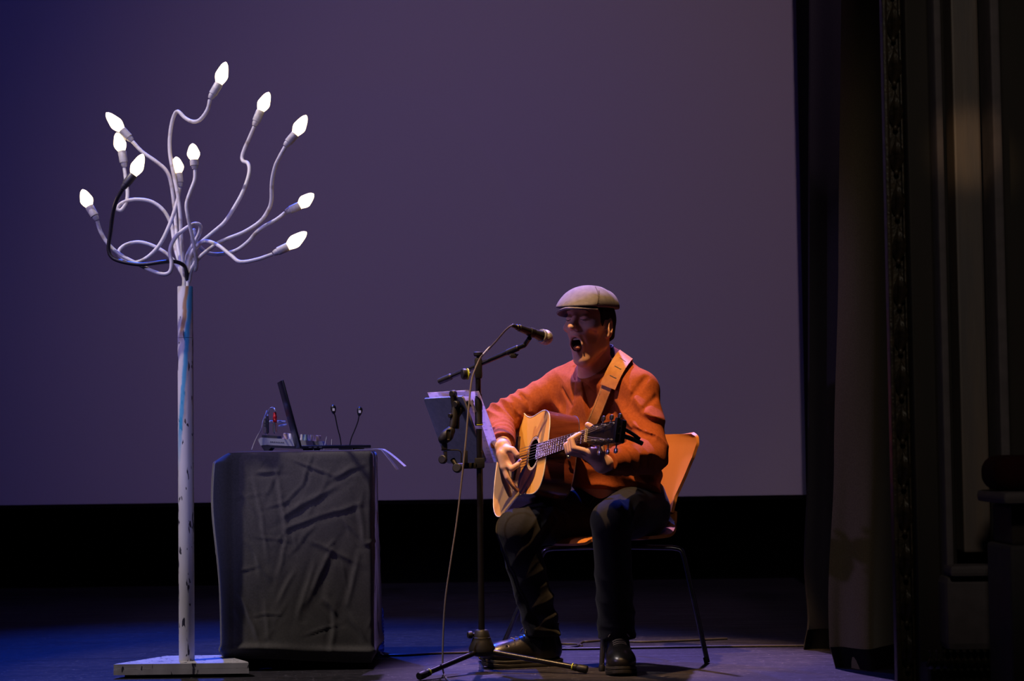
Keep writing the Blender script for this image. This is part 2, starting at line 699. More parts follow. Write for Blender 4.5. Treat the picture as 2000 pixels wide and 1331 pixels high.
def xr_(px, Y):
    return (px - 1000.0) / FPX * Y


def upright(mb, px0, px1, Y, depth=0.06, z0=0.0, z1=3.6, bev=0.006):
    """vertical member whose face stands at depth Y between two photo columns (mid height)"""
    x0, x1 = P(px0, 665, Y)[0], P(px1, 665, Y)[0]
    return mb.box(((x0 + x1) / 2, Y + depth / 2, (z0 + z1) / 2), (x1 - x0, depth, z1 - z0), bev=bev)


mb = MB()
upright(mb, 1746, 2500, 5.66, 0.03)
struct('wall_right', mb, M_dkwood)
mb = MB()
upright(mb, 1782, 1828, 5.55, 0.12)
struct('trim_1', mb, M_dkwood)
mb = MB()
upright(mb, 1839, 1853, 5.48, 0.14, z0=0.24)
struct('trim_2', mb, M_greige)
mb = MB()
upright(mb, 1873, 1926, 5.50, 0.10, z0=0.46)
t = struct('trim_3', mb, M_gold)
mb = MB()
upright(mb, 1950, 1968, 5.44, 0.14, z0=0.24)
struct('trim_4', mb, M_greige)
mb = MB()
upright(mb, 1836, 1968, 5.45, 0.12, z0=0.20, z1=0.40, bev=0.02)
upright(mb, 1846, 1962, 5.42, 0.10, z0=0.40, z1=0.43, bev=0.01)
struct('trim_5', mb, M_greige)
mb = MB()
upright(mb, 1800, 2100, 5.40, 0.16, z0=0.0, z1=0.17, bev=0.02)
struct('baseboard_right', mb, M_dkwood)
# the carved leaf moulding: leaf by leaf up the frame
mb = MB()
upright(mb, 1738, 1748, 5.60, 0.05, bev=0.008)
upright(mb, 1770, 1774, 5.60, 0.05, bev=0.004)
upright(mb, 1746, 1772, 5.625, 0.03, bev=0.0)
tr = struct('trim_6', mb, M_carve)
leaf = MB()
lw = P(1772, 665, 5.6)[0] - P(1746, 665, 5.6)[0]
for sgn in (-1, 1):
    rr_ = []
    for i in range(7):
        t_ = i / 6
        wd = 0.5 * lw * math.sin(PI * min(1, t_ * 0.92 + 0.08)) ** 0.7
        rr_.append([(sgn * wd * k / 4, -0.018 * math.sin(PI * t_) - 0.012 * t_ + 0.006 * abs(k - 2) / 2, 0.105 * t_ - 0.03 * (k / 4) * t_) for k in range(5)])
    leaf.grid(rr_, 0.004)
leaf.lathe([(0.001, 0), (0.006, 0.004), (0.008, 0.01), (0.005, 0.018), (0.0005, 0.02)], (0, -0.006, 0.108), (0, -0.3, 1), 8)
lx = (P(1746, 665, 5.6)[0] + P(1772, 665, 5.6)[0]) / 2
lm = None
for i in range(24):
    z = 0.02 + i * 0.125
    if lm is None:
        lm = link_mesh('carved_leaf', np.array(leaf.v) + ORI[tr.name] * 0, leaf.f, M_carve, None, True, (0, 0, 0), 50)
        o = lm
    else:
        o = lm.copy()
        COL.objects.link(o)
    o.parent = tr
    o.location = Vector((lx, 5.612, z)) - Vector(ORI[tr.name])
# leafy row along the plinth
for i in range(12):
    o = lm.copy()
    COL.objects.link(o)
    o.parent = tr
    o.rotation_euler = (0.5, 0, 0)
    o.scale = (0.75, 1, 0.5)
    o.location = Vector((P(1812 + i * 13, 1290, 5.38)[0], 5.37, 0.165)) - Vector(ORI[tr.name])

# stage-box parapet in the corner
box_t = thing('box_parapet', 'dim theatre box parapet with pale ledge and red velvet cushion at the frame edge', 'parapet',
              (P(2010, 1100, 5.1)[0], 5.1, 0))
mb = MB()
upright(mb, 1962, 2160, 5.05, 0.25, 0.0, 0.50, bev=0.01)
obj('pier', mb, mat('parapet_plaster', (0.055, 0.05, 0.062), 0.8, scale=20), box_t, False)
mb = MB()
upright(mb, 1966, 2160, 5.08, 0.2, 0.50, 0.60, bev=0.008)
obj('panel', mb, mat('parapet_panel', (0.028, 0.02, 0.02), 0.8, scale=20), box_t, False)
mb = MB()
upright(mb, 1953, 2160, 4.98, 0.3, 0.605, 0.635, bev=0.012)
obj('ledge', mb, M_greige, box_t, False)
ops = [('add', 0, rbox((P(2030, 915, 5.0)[0], 5.12, 0.68), (P(2110, 915, 5.0)[0] - P(2030, 915, 5.0)[0], 0.10, 0.045), r=0.04))]
sdf_obj('cushion', ops, (P(1920, 900, 5.0)[0], 4.98, 0.60), (P(2140, 900, 5.0)[0], 5.26, 0.75), 0.008, M_redv, box_t)
# spill of warm house light on the gilt panel
spot('house_spotlight', (0.35, 2.6, 2.0), (P(1893, 290, 5.5)[0], 5.5, P(1893, 290, 5.5)[2]), 95, (1.0, 0.62, 0.30), 5.2, 1.0, 0.03)
# added unseen spot that faintly lifts the dark proscenium and curtain
spot('added_proscenium_light', (0.2, 0.6, 3.4), (1.6, 5.8, 1.2), 120, (1.0, 0.84, 0.66), 26, 0.6, 0.3)

# ================================================================== METAL TREE LAMP
TY = 6.96
M_wpaint = mat('chipped_white_paint', (0.52, 0.50, 0.51), 0.6, col2=(0.36, 0.34, 0.35), scale=16, stretch=(1, 1, 0.4), bump=0.25, bscale=60)


def chips(m, light_streaks):
    """dark chips in white paint, and streaks of coloured light put into the colour"""
    nt = m.node_tree
    b = nt.nodes['Principled BSDF']
    tc = nt.nodes.new('ShaderNodeTexCoord')
    cur = b.inputs['Base Color'].links[0].from_socket
    for sc_, st, lo_, col in ((20, (2.6, 2.6, 0.55), 0.635, (0.035, 0.032, 0.05)), (45, (1.4, 1.4, 0.5), 0.675, (0.05, 0.045, 0.06))):
        mp = nt.nodes.new('ShaderNodeMapping')
        mp.inputs['Scale'].default_value = st
        nt.links.new(tc.outputs['Object'], mp.inputs['Vector'])
        nz = nt.nodes.new('ShaderNodeTexNoise')
        nz.inputs['Scale'].default_value = sc_
        nz.inputs['Detail'].default_value = 2.5
        nt.links.new(mp.outputs['Vector'], nz.inputs['Vector'])
        rp = nt.nodes.new('ShaderNodeValToRGB')
        rp.color_ramp.elements[0].position = lo_
        rp.color_ramp.elements[1].position = lo_ + 0.02
        nt.links.new(nz.outputs['Fac'], rp.inputs['Fac'])
        mx = nt.nodes.new('ShaderNodeMix')
        mx.data_type = 'RGBA'
        mx.inputs['B'].default_value = col + (1,)
        nt.links.new(rp.outputs['Color'], mx.inputs['Factor'])
        nt.links.new(cur, mx.inputs['A'])
        cur = mx.outputs['Result']
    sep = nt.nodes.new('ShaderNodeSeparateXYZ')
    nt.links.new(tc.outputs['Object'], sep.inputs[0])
    for (x_top, z_top, x_bot, z_bot, width, col, amt) in light_streaks:
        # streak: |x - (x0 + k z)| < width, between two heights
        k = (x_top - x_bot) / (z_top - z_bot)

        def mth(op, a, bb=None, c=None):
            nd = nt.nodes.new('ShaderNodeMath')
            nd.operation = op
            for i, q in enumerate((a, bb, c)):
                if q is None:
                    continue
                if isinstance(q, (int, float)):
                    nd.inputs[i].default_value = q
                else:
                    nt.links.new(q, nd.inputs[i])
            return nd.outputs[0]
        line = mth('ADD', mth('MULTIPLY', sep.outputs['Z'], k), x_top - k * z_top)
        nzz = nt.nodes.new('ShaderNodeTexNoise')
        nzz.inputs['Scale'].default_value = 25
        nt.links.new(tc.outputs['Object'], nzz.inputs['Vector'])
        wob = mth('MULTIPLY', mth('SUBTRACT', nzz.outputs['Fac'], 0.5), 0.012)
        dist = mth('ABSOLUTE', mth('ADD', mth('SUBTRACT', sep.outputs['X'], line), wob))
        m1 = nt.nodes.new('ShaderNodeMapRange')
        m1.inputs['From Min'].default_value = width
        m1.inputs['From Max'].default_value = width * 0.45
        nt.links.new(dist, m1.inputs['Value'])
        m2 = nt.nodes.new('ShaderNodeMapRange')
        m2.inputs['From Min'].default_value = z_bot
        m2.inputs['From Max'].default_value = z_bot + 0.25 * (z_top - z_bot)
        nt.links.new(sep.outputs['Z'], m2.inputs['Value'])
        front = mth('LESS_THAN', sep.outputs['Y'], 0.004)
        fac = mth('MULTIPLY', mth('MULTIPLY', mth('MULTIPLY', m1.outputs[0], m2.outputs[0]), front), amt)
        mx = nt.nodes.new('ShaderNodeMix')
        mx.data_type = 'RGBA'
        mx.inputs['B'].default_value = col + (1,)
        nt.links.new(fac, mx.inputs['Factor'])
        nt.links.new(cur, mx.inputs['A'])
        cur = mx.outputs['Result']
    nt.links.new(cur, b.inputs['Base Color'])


pb = P(364, 1287, TY)
ptop = P(362.5, 560, TY)
pole_x, pz0, pz1 = (pb[0] + ptop[0]) / 2, 0.048, ptop[2]
tree = thing('tree_lamp', 'tall chipped white metal tree lamp with curling branches and glowing candle bulbs', 'lamp', (pole_x, TY, 0))
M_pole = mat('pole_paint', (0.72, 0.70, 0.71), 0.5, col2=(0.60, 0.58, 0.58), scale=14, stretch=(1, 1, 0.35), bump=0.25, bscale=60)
chips(M_pole, [(0.012, pz1, -0.013, pz1 - 0.20, 0.010, (0.36, 0.17, 0.05), 0.9),  # orange, brown and cyan light streaks painted into the pole colour
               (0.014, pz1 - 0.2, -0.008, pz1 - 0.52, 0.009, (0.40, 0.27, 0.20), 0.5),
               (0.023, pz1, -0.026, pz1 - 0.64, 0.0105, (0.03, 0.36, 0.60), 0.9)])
chips(M_wpaint, [])
R0 = 15.2 / FPX * TY
zj = P(362, 660, TY)[2]
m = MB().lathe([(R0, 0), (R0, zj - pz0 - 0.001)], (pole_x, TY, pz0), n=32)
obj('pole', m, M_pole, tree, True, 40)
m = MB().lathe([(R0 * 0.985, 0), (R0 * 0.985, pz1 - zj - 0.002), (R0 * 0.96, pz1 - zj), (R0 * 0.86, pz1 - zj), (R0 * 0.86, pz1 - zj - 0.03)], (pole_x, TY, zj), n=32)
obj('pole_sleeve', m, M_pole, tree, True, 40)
# base: two stacked plywood triangles on small feet
bl, br_, ba = P(222, 1300, 6.86), P(486, 1297, 6.86), P(372, 1281, 7.10)
out = [(bl[0], bl[1]), (br_[0], br_[1]), (br_[0] - 0.01, br_[1] + 0.035), (pole_x + 0.10, 7.13), (pole_x - 0.10, 7.13), (bl[0] + 0.01, bl[1] + 0.035)]
E = np.eye(3)
for k, (z0, z1) in enumerate(((0.012, 0.0295), (0.0305, 0.048))):
    o2 = [(x + random.uniform(-0.001, 0.001), y + random.uniform(-0.002, 0.002)) for x, y in out]
    obj('base_board', MB().prism(o2, (0, 0, 0), E[0], E[1], E[2], z0, z1), M_wpaint, tree, False)
for (x, y) in ((bl[0] + 0.05, 6.90), (br_[0] - 0.05, 6.90), (pole_x, 7.08)):
    obj('foot', MB().box((x, y, 0.006), (0.035, 0.035, 0.012), bev=0.002), M_blackcloth, tree, False)

M_arm = mat('arm_paint', (0.66, 0.64, 0.64), 0.45, col2=(0.42, 0.36, 0.30), scale=30, sharp=(0.30, 0.48), bump=0.2)
M_armdark = mat('bare_dark_steel_arm', (0.035, 0.03, 0.035), 0.35, metal=0.3, scale=30)
M_sock = mat('socket_paint', (0.62, 0.61, 0.62), 0.45, col2=(0.45, 0.42, 0.40), scale=60)
M_sockdark = mat('dark_socket', (0.05, 0.045, 0.05), 0.4)
M_bulb = mat('frosted_bulb_glow', (0.9, 0.85, 0.75), 0.4, emit=(1.0, 0.74, 0.42), estr=5.0)

ARMS = [
    # bulb tip, bulb base, socket end, depth at the bulb, arm points, dark
    ((441, 122), (428, 163), (412, 190), 6.90, [(410, 195), (405, 215), (392, 233), (378, 238), (362, 231), (347, 218), (338, 232), (332, 265), (332, 300), (339, 340), (347, 380), (352, 420), (354, 470), (358, 515), (361, 545)], 0),
    ((525, 181), (509, 216), (498, 243), 7.06, [(497, 247), (487, 270), (478, 290), (473, 306), (475, 315), (484, 319), (487, 332), (483, 352), (472, 380), (455, 410), (438, 435), (414, 456), (390, 477), (374, 503), (366, 535)], 0),
    ((598, 226), (577, 262), (559, 283), 6.86, [(557, 287), (546, 307), (537, 327), (531, 357), (530, 392), (524, 411), (508, 433), (476, 454), (436, 470), (413, 484), (388, 505), (374, 527), (369, 550)], 0),
    ((612, 379), (586, 402), (561, 413), 7.04, [(557, 416), (540, 429), (515, 443), (499, 456), (484, 473), (460, 490), (428, 497), (405, 494), (390, 482), (382, 466), (379, 450), (376, 462), (373, 498), (368, 540)], 0),
    ((598, 454), (563, 482), (537, 494), 6.84, [(532, 497), (503, 507), (470, 512), (452, 500), (428, 481), (407, 472), (391, 475), (376, 490), (367, 515), (364, 548)], 0),
    ((161, 371), (174, 403), (188, 427), 6.88, [(190, 432), (195, 449), (206, 470), (222, 488), (240, 501), (265, 514), (298, 530), (320, 536), (332, 531), (335, 515), (332, 490), (340, 468), (355, 452), (378, 438), (391, 441), (389, 457), (380, 473), (367, 497), (363, 522), (365, 546)], 0),
    ((208, 221), (238, 254), (256, 273), 7.08, [(259, 277), (278, 297), (305, 316), (325, 334), (334, 358), (339, 392), (343, 430), (346, 470), (351, 505), (359, 540)], 0),
    ((228, 260), (238, 295), (243, 324), 7.10, [(243, 329), (246, 352), (249, 378), (246, 397), (236, 411), (229, 407), (240, 396), (264, 390), (295, 394), (319, 411), (334, 438), (339, 465), (344, 492), (352, 517), (361, 542)], 0),
    ((279, 302), (261, 341), (241, 366), 6.80, [(239, 371), (228, 391), (221, 416), (216, 452), (212, 485), (219, 503), (240, 512), (275, 517), (312, 513), (340, 511), (358, 518), (364, 530), (365, 550)], 1),
    ((344, 307), (348, 338), (351, 362), 6.98, [(351, 367), (347, 390), (340, 415), (328, 447), (312, 478), (292, 500), (270, 512), (248, 511), (235, 501), (232, 491), (243, 480), (262, 474), (282, 475), (310, 486), (332, 502), (350, 525), (360, 548)], 0),
    ((376, 281), (379, 312), (380, 327), 6.88, [(381, 332), (380, 352), (371, 376), (364, 400), (367, 425), (374, 455), (381, 490), (384, 518), (381, 528), (378, 512), (374, 500), (370, 520), (367, 548)], 0),
]
for i, (tip, bbase, send, Yb, pts, dark) in enumerate(ARMS):
    n_ = len(pts)
    rnd = random.Random(20 + i)
    ph = rnd.uniform(0, 6.28)
    w3 = []
    for k, (x, y) in enumerate(pts):
        t_ = k / (n_ - 1)
        Yk = Yb + (TY - Yb) * (t_ ** 1.3) + 0.05 * math.sin(PI * t_) * math.sin(ph + 5 * t_)
        w3.append(P(x, y, Yk))
    w3.append(np.array([pole_x + 0.013 * math.cos(i * 0.571 * PI), TY + 0.013 * math.sin(i * 0.571 * PI), pz1 - 0.02]))
    path = cr(w3, 7)
    arm = obj('branch', MB().tube(path, 0.0068 if i != 10 else 0.0062, 10), M_armdark if dark else M_arm, tree, True, 60)
    if dark:
        arm['label'] = 'bare dark steel branch'
    tipw, basew, sendw = P(*tip, Yb - 0.004), P(*bbase, Yb), P(*send, Yb)
    ax = nrm(basew - sendw)
    L = np.linalg.norm(basew - sendw)
    so = obj('socket', MB().lathe([(0.008, -0.006), (0.0105, 0.0), (0.0115, 0.004), (0.0115, L * 0.2), (0.0145, L * 0.23), (0.0150, L * 0.95), (0.013, L)], sendw, ax, 20),
             M_sockdark if dark else M_sock, arm, True, 40)
    ax2 = nrm(tipw - basew)
    L2 = np.linalg.norm(tipw - basew) * 1.02
    RB = 0.0225
    prof = [(0.0115, -0.004), (0.0125, 0.0)]
    for k in range(1, 19):
        t_ = k / 18
        if t_ < 0.38:
            rb = RB * (0.56 + 0.44 * math.sin(PI / 2 * t_ / 0.38))
        else:
            x_ = (t_ - 0.38) / 0.62
            rb = RB * max(0.02, 1 - x_ ** 1.75) ** 0.62 * (1 - 0.10 * math.sin(PI * x_))
        prof.append((rb, L2 * t_))
    obj('bulb', MB().lathe(prof, basew, ax2, 20), M_bulb, arm, True, 60)

# ================================================================== TABLE WITH BLACK CLOTH
M_cloth = mat('black_table_cloth', (0.098, 0.092, 0.083), 0.92, col2=(0.076, 0.071, 0.064), scale=160, bump=0.35, bscale=700, bdist=0.0015,
              sheen=0.35, spec=0.15)
tx0, tx1 = P(440, 900, 7.04)[0], P(733, 900, 7.04)[0]
ty0, ty1 = 7.04, 7.55
tz = P(590, 883.5, 7.04)[2]
table = thing('side_table', 'small black table hidden under the crumpled cloth', 'table', ((tx0 + tx1) / 2, (ty0 + ty1) / 2, 0))
g = 0.012
m = MB().box(((tx0 + tx1) / 2, (ty0 + ty1) / 2, tz - 0.018), (tx1 - tx0 - 5 * g, ty1 - ty0 - 2 * g, 0.03), bev=0.004)
obj('table_top', m, M_blackcloth, table, False)
for x in (tx0 + 0.045, tx1 - 0.05):
    for y in (ty0 + 0.04, ty1 - 0.04):
        obj('leg', MB().box((x, y, (tz - 0.033) / 2), (0.03, 0.03, tz - 0.033), bev=0.003), M_blackcloth, table, False)
obj('stretcher', MB().box(((tx0 + tx1) / 2, ty0 + 0.04, 0.022), (tx1 - tx0 - 0.08, 0.025, 0.03), bev=0.003), M_blackcloth, table, False)

NV = lambda x, y, z: mnoise.noise(Vector((x, y, z)))


FRONT_A0 = 0.035         # where the front panel starts along the hang


def _front(px, py):
    """photo position on the front panel -> (a, z)"""
    q = P(px, py, 7.03)
    return FRONT_A0 + (q[0] - tx0), q[2]


# creases: (a0, z0, a1, z1, height, width)
CREASES = []
for (x0, y0, x1, y1, h_, w_) in [(488, 925, 530, 923, .006, .006), (530, 923, 548, 1050, .008, .008), (483, 930, 512, 1095, .006, .007), (548, 1050, 530, 1130, .006, .007), (455, 1160, 495, 1260, .008, .008),
                                 (540, 1010, 640, 950, .007, .010), (545, 1035, 610, 1008, .006, .008), (610, 1008, 690, 985, .006, .008), (690, 985, 700, 1060, .006, .009), (585, 1180, 640, 1060, .007, .010),
                                 (560, 900, 640, 930, .005, .006), (575, 950, 590, 910, .005, .006), (640, 930, 700, 905, .005, .007), (620, 1170, 645, 1195, .007, .008), (640, 1190, 635, 1280, .006, .008),
                                 (670, 1200, 700, 1245, .006, .008), (700, 1060, 735, 1055, .006, .006), (450, 950, 490, 1010, .005, .007), (470, 1060, 515, 1135, .005, .007), (690, 1080, 665, 1180, .006, .009),
                                 (560, 1120, 530, 1180, .005, .007), (600, 1060, 680, 1095, .005, .009), (505, 1180, 515, 1262, .004, .008), (725, 960, 728, 1120, .006, .007), (600, 1100, 570, 1210, .005, .008)]:
    a0_, z0_ = _front(x0, y0)
    a1_, z1_ = _front(x1, y1)
    CREASES.append((a0_, z0_, a1_, z1_, h_, w_))
_rc = random.Random(5)
for k in range(120):
    a0_, z0_ = _rc.uniform(0, 2.0), _rc.uniform(0.08, 0.74)
    th_ = _rc.choice([_rc.gauss(1.2, 0.35), _rc.gauss(0.5, 0.3), _rc.gauss(-1.1, 0.4)])
    L_ = _rc.uniform(0.04, 0.16)
    CREASES.append((a0_, z0_, a0_ + L_ * math.cos(th_), z0_ + L_ * math.sin(th_), _rc.uniform(0.0012, 0.0040), _rc.uniform(0.004, 0.008)))
CR_ = np.array(CREASES)
CR_[:, 4] *= 0.78
CR_[:, 5] *= 0.85


def crease(a, z, seed):
    """height of the crumpled cloth at position a along the hang, height z"""
    wa, wz_ = a + 0.006 * NV(a * 18, z * 18, 2.2), z + 0.006 * NV(a * 18, z * 18, 8.2)
    dx, dz = CR_[:, 2] - CR_[:, 0], CR_[:, 3] - CR_[:, 1]
    L2_ = dx * dx + dz * dz
    t_ = np.clip(((wa - CR_[:, 0]) * dx + (wz_ - CR_[:, 1]) * dz) / L2_, 0, 1)
    ex, ez = wa - CR_[:, 0] - t_ * dx, wz_ - CR_[:, 1] - t_ * dz
    d_ = np.sqrt(ex * ex + ez * ez)
    sd = (ex * dz - ez * dx) / np.sqrt(L2_)
    tap = np.sin(PI * np.clip(t_ * 0.9 + 0.05, 0, 1)) ** 0.6
    w_ = CR_[:, 5]
    h = float((CR_[:, 4] * tap * (np.exp(-(d_ / w_) ** 1.3) * 1.0 - 0.5 * np.exp(-((sd - 2.2 * w_) / (1.6 * w_)) ** 2) * (d_ < 8 * w_))).sum())
    return h + 0.006 * NV(a * 3.2, z * 2.2, seed + 7) + 0.0022 * NV(a * 11, z * 9, seed)


rows = []
per = []
rc = 0.022
cx0, cx1, cy0, cy1 = tx0 + rc, tx1 - rc, ty0 + rc, ty1 - rc
seg = [((cx0, cy0), 180, 270), ((cx1, cy0), 270, 360), ((cx1, cy1), 0, 90), ((cx0, cy1), 90, 180)]
for i, ((cx, cy), a0, a1) in enumerate(seg):
    for k in range(7):
        a = math.radians(a0 + (a1 - a0) * k / 6)
        per.append((cx + rc * math.cos(a), cy + rc * math.sin(a), math.cos(a), math.sin(a)))
    nx = seg[(i + 1) % 4]
    pe = per[-1]
    a = math.radians(nx[1])
    q = (nx[0][0] + rc * math.cos(a), nx[0][1] + rc * math.sin(a))
    L = math.hypot(q[0] - pe[0], q[1] - pe[1])
    nn = int(L / 0.0055)
    for k in range(1, nn):
        t_ = k / nn
        per.append((pe[0] + (q[0] - pe[0]) * t_, pe[1] + (q[1] - pe[1]) * t_, pe[2], pe[3]))
per.append(per[0])
nv = 125
arc = 0
arcs = [0]
for a, b in zip(per[:-1], per[1:]):
    arc += math.hypot(a[0] - b[0], a[1] - b[1])
    arcs.append(arc)
zhem = 0.028
for j in range(nv + 1):
    v = j / nv
    z = tz + 0.004 - (tz - zhem) * v
    row = []
    for (x, y, nx_, ny_), s_ in zip(per, arcs):
        s_c = s_ if s_ < arc else 0
        top = min(1, v / 0.05)
        # edge of the top is rounded
        inset = 0.010 * (1 - math.sqrt(max(0, 1 - (1 - top) ** 2)))
        seamless = min(1, min(s_c, arc - s_c) / 0.05)
        d = crease(s_c, z, 3.3) * top * (0.3 + 0.7 * seamless) - inset
        d += 0.012 * v * (0.4 + 0.6 * math.sin(s_c * 9)) * seamless
        left = max(0, -nx_)
        d += left * top * (0.030 * math.exp(-((v - 0.22) / 0.30) ** 2) + 0.016 + 0.008 * math.sin(s_c * 60))
        right = max(0, nx_)
        d -= right * 0.006
        # turned and padded hem
        d += 0.010 * math.exp(-((v - 0.945) / 0.016) ** 2) * (0.6 + 0.4 * math.sin(s_c * 17)) - 0.012 * max(0, (v - 0.955) / 0.045)
        zz = z + 0.010 * v * math.sin(s_c * 7 + 1) * seamless - (0.004 * (1 - top))
        row.append((x + nx_ * d - 0.04 * (y - ty0), y + ny_ * d, max(zz, 0.012)))
    rows.append(row)
cl = MB().grid(rows)
ctr = []
n_ = len(per)
# top of the cloth closes the box
base = len(cl.v)
top_rows = []
for t_ in (1.0, 0.8, 0.55, 0.3, 0.08):
    top_rows.append([((tx0 + tx1) / 2 - 0.01 + (p[0] - (tx0 + tx1) / 2 + 0.01) * t_, (ty0 + ty1) / 2 + (p[1] - (ty0 + ty1) / 2) * t_, tz + 0.004 if t_ > 0.99 else tz + 0.005) for p in rows[0]])
cl.grid(top_rows)
cl.add(top_rows[-1][:-1], [tuple(range(n_ - 1))])
tag(obj('tablecloth', cl, M_cloth, None, True, 80), 'crumpled black cloth hanging over the small table', 'tablecloth')
TZ = tz + 0.0062

# ------------------------------------------------------------------ laptop
M_lap = mat('dark_laptop_shell', (0.018, 0.018, 0.024), 0.35, metal=0.4, scale=80)
M_glass = mat('laptop_glass', (0.012, 0.012, 0.02), 0.08, coat=0.5, scale=10)
hn, hf = np.array([P(589, 874, 7.085)[0], 7.085, TZ]), np.array([P(579, 874, 7.335)[0], 7.335, TZ])
ey = nrm(hf - hn)
exx = nrm(np.cross(ey, [0, 0, 1]))       # towards +x
lw = np.linalg.norm(hf - hn)
lap = thing('laptop', 'open dark laptop seen edge-on on the black cloth', 'laptop', tuple((hn + hf) / 2))
Rl = np.stack([exx, ey, np.array([0, 0, 1.0])], 1)
c = (hn + hf) / 2 + exx * 0.122 + np.array([0, 0, 0.0105])
bs = obj('base', MB().box(c, (0.244, lw, 0.011), Rl, bev=0.003), M_lap, lap, True, 30)
for sx in (-0.09, 0.09):
    for sy in (-0.1, 0.1):
        obj('rubber_foot', MB().box((hn + hf) / 2 + exx * (0.122 + sx) + ey * sy + np.array([0, 0, 0.0026]), (0.02, 0.01, 0.0052), Rl), M_blackcloth, bs, False)
kb = obj('keyboard', MB().box(c + exx * -0.03 + np.array([0, 0, 0.0058]), (0.10, lw - 0.04, 0.001), Rl), M_blackcloth, bs, False)
obj('trackpad', MB().box(c + exx * 0.07 + np.array([0, 0, 0.0058]), (0.06, 0.09, 0.0008), Rl), M_lap, bs, False)
mp_ = MB()
for k in range(3):
    mp_.box((hn + exx * (0.03 + 0.018 * k) + np.array([0, 0, 0.010])) - ey * 0.0004, (0.010, 0.001, 0.003), Rl)
obj('side_ports', mp_, mat('port_metal', (0.5, 0.5, 0.55), 0.3, metal=0.8), bs, False)
ztop_l = P(552, 741, 7.085)[2]
lz = nrm(np.array([P(552, 741, 7.085)[0], 7.085, ztop_l]) - (hn + np.array([0, 0, 0.006])))
lx = nrm(np.cross(ey, lz))
LH = 0.246
Rd = np.stack([lx, ey, lz], 1)
c = (hn + hf) / 2 + lz * LH / 2 + np.array([0, 0, 0.010]) - lx * 0.002
lid = obj('lid', MB().box(c, (0.0075, lw, LH), Rd, bev=0.003), M_lap, lap, True, 30)
obj('display', MB().box(c + lx * 0.0040, (0.0008, lw - 0.016, LH - 0.02), Rd), M_glass, lid, False)
obj('hinge', MB().tube([hn + ey * 0.03 + np.array([0, 0, 0.012]), hf - ey * 0.03 + np.array([0, 0, 0.012])], 0.005, 10), M_lap, lap)

# ------------------------------------------------------------------ audio mixer
MY0, MY1 = 7.385, 7.52
M_mix = mat('mixer_grey', (0.36, 0.37, 0.40), 0.4, col2=(0.30, 0.31, 0.34), scale=40)
M_mixdk = mat('mixer_dark', (0.035, 0.035, 0.04), 0.5)
M_white = mat('white_plastic', (0.66, 0.65, 0.66), 0.4)
M_metal = mat('bright_metal', (0.62, 0.61, 0.63), 0.25, metal=0.9)
M_red = mat('red_plug_plastic', (0.55, 0.012, 0.02), 0.4)
M_pink = mat('knob_pink', (0.50, 0.36, 0.38), 0.5)
M_teal = mat('knob_teal', (0.20, 0.30, 0.36), 0.5)
mixer = thing('audio_mixer', 'small grey audio mixer with a row of knobs behind the laptop lid', 'mixer', (P(565, 870, 7.45)[0], 7.45, TZ))


def pz(px, py, Y):
    q = P(px, py, Y)
    return q[0], q[2]


dzm = TZ - P(520, 879, MY0)[2]


def prof(pts):
    return [(pz(x, y, MY0)[0], pz(x, y, MY0)[1] + dzm) for x, y in pts]


E0, E1, E2 = np.eye(3)
obj('body', MB().prism(prof([(509, 853), (629, 861), (632, 869), (628, 872.5), (521, 867.5), (509, 869), (503, 857)]), (0, 0, 0), E0, E2, E1, MY0, MY1), M_mix, mixer, False)
obj('underside', MB().prism(prof([(510, 868.2), (627, 872.6), (626, 876), (580, 875.5), (529, 873), (524, 879), (516, 879), (511, 872)]), (0, 0, 0), E0, E2, E1, MY0 + 0.003, MY1 - 0.003), M_mixdk, mixer, False)
obj('front_foot', MB().prism(prof([(612, 875), (624, 875.5), (623, 879), (613, 879)]), (0, 0, 0), E0, E2, E1, MY0 + 0.01, MY0 + 0.03), M_mixdk, mixer, False)
obj('socket_panel', MB().prism(prof([(511, 848), (541, 850), (541, 855.5), (511, 853.5)]), (0, 0, 0), E0, E2, E1, MY0 + 0.004, MY1 - 0.004), M_mixdk, mixer, False)
vt = MB()
for k in range(8):
    a = prof([(529 + 3.5 * k, 861.6 + 0.22 * k)])[0]
    vt.box((a[0], MY0 - 0.0005, a[1]), (0.0035, 0.002, 0.003))
obj('vent_slots', vt, M_mixdk, mixer, False)
kc = [M_pink, M_white, M_white, M_teal, M_white, M_pink]
for k, (x0, x1, row) in enumerate(((551, 561.5, 0), (562, 569, 0), (585, 591, 0), (592, 600, 0), (603, 611, 0), (614, 624, 0))):
    for rw in range(2):
        xm = (x0 + x1) / 2
        a = prof([(xm, 853 + (xm - 509) / 120 * 8)])[0]
        b_ = (x1 - x0) / 2 / FPX * MY0
        kn = obj('knob', MB().lathe([(b_ * 1.05, 0), (b_ * 1.05, 0.006), (b_ * 0.88, 0.008), (b_ * 0.86, 0.021), (b_ * 0.7, 0.0225)], (a[0], MY0 + 0.018 + 0.04 * rw, a[1] - 0.001), (0.07, 0, 1), 14),
                 kc[(k + rw) % 6], mixer, True, 40)
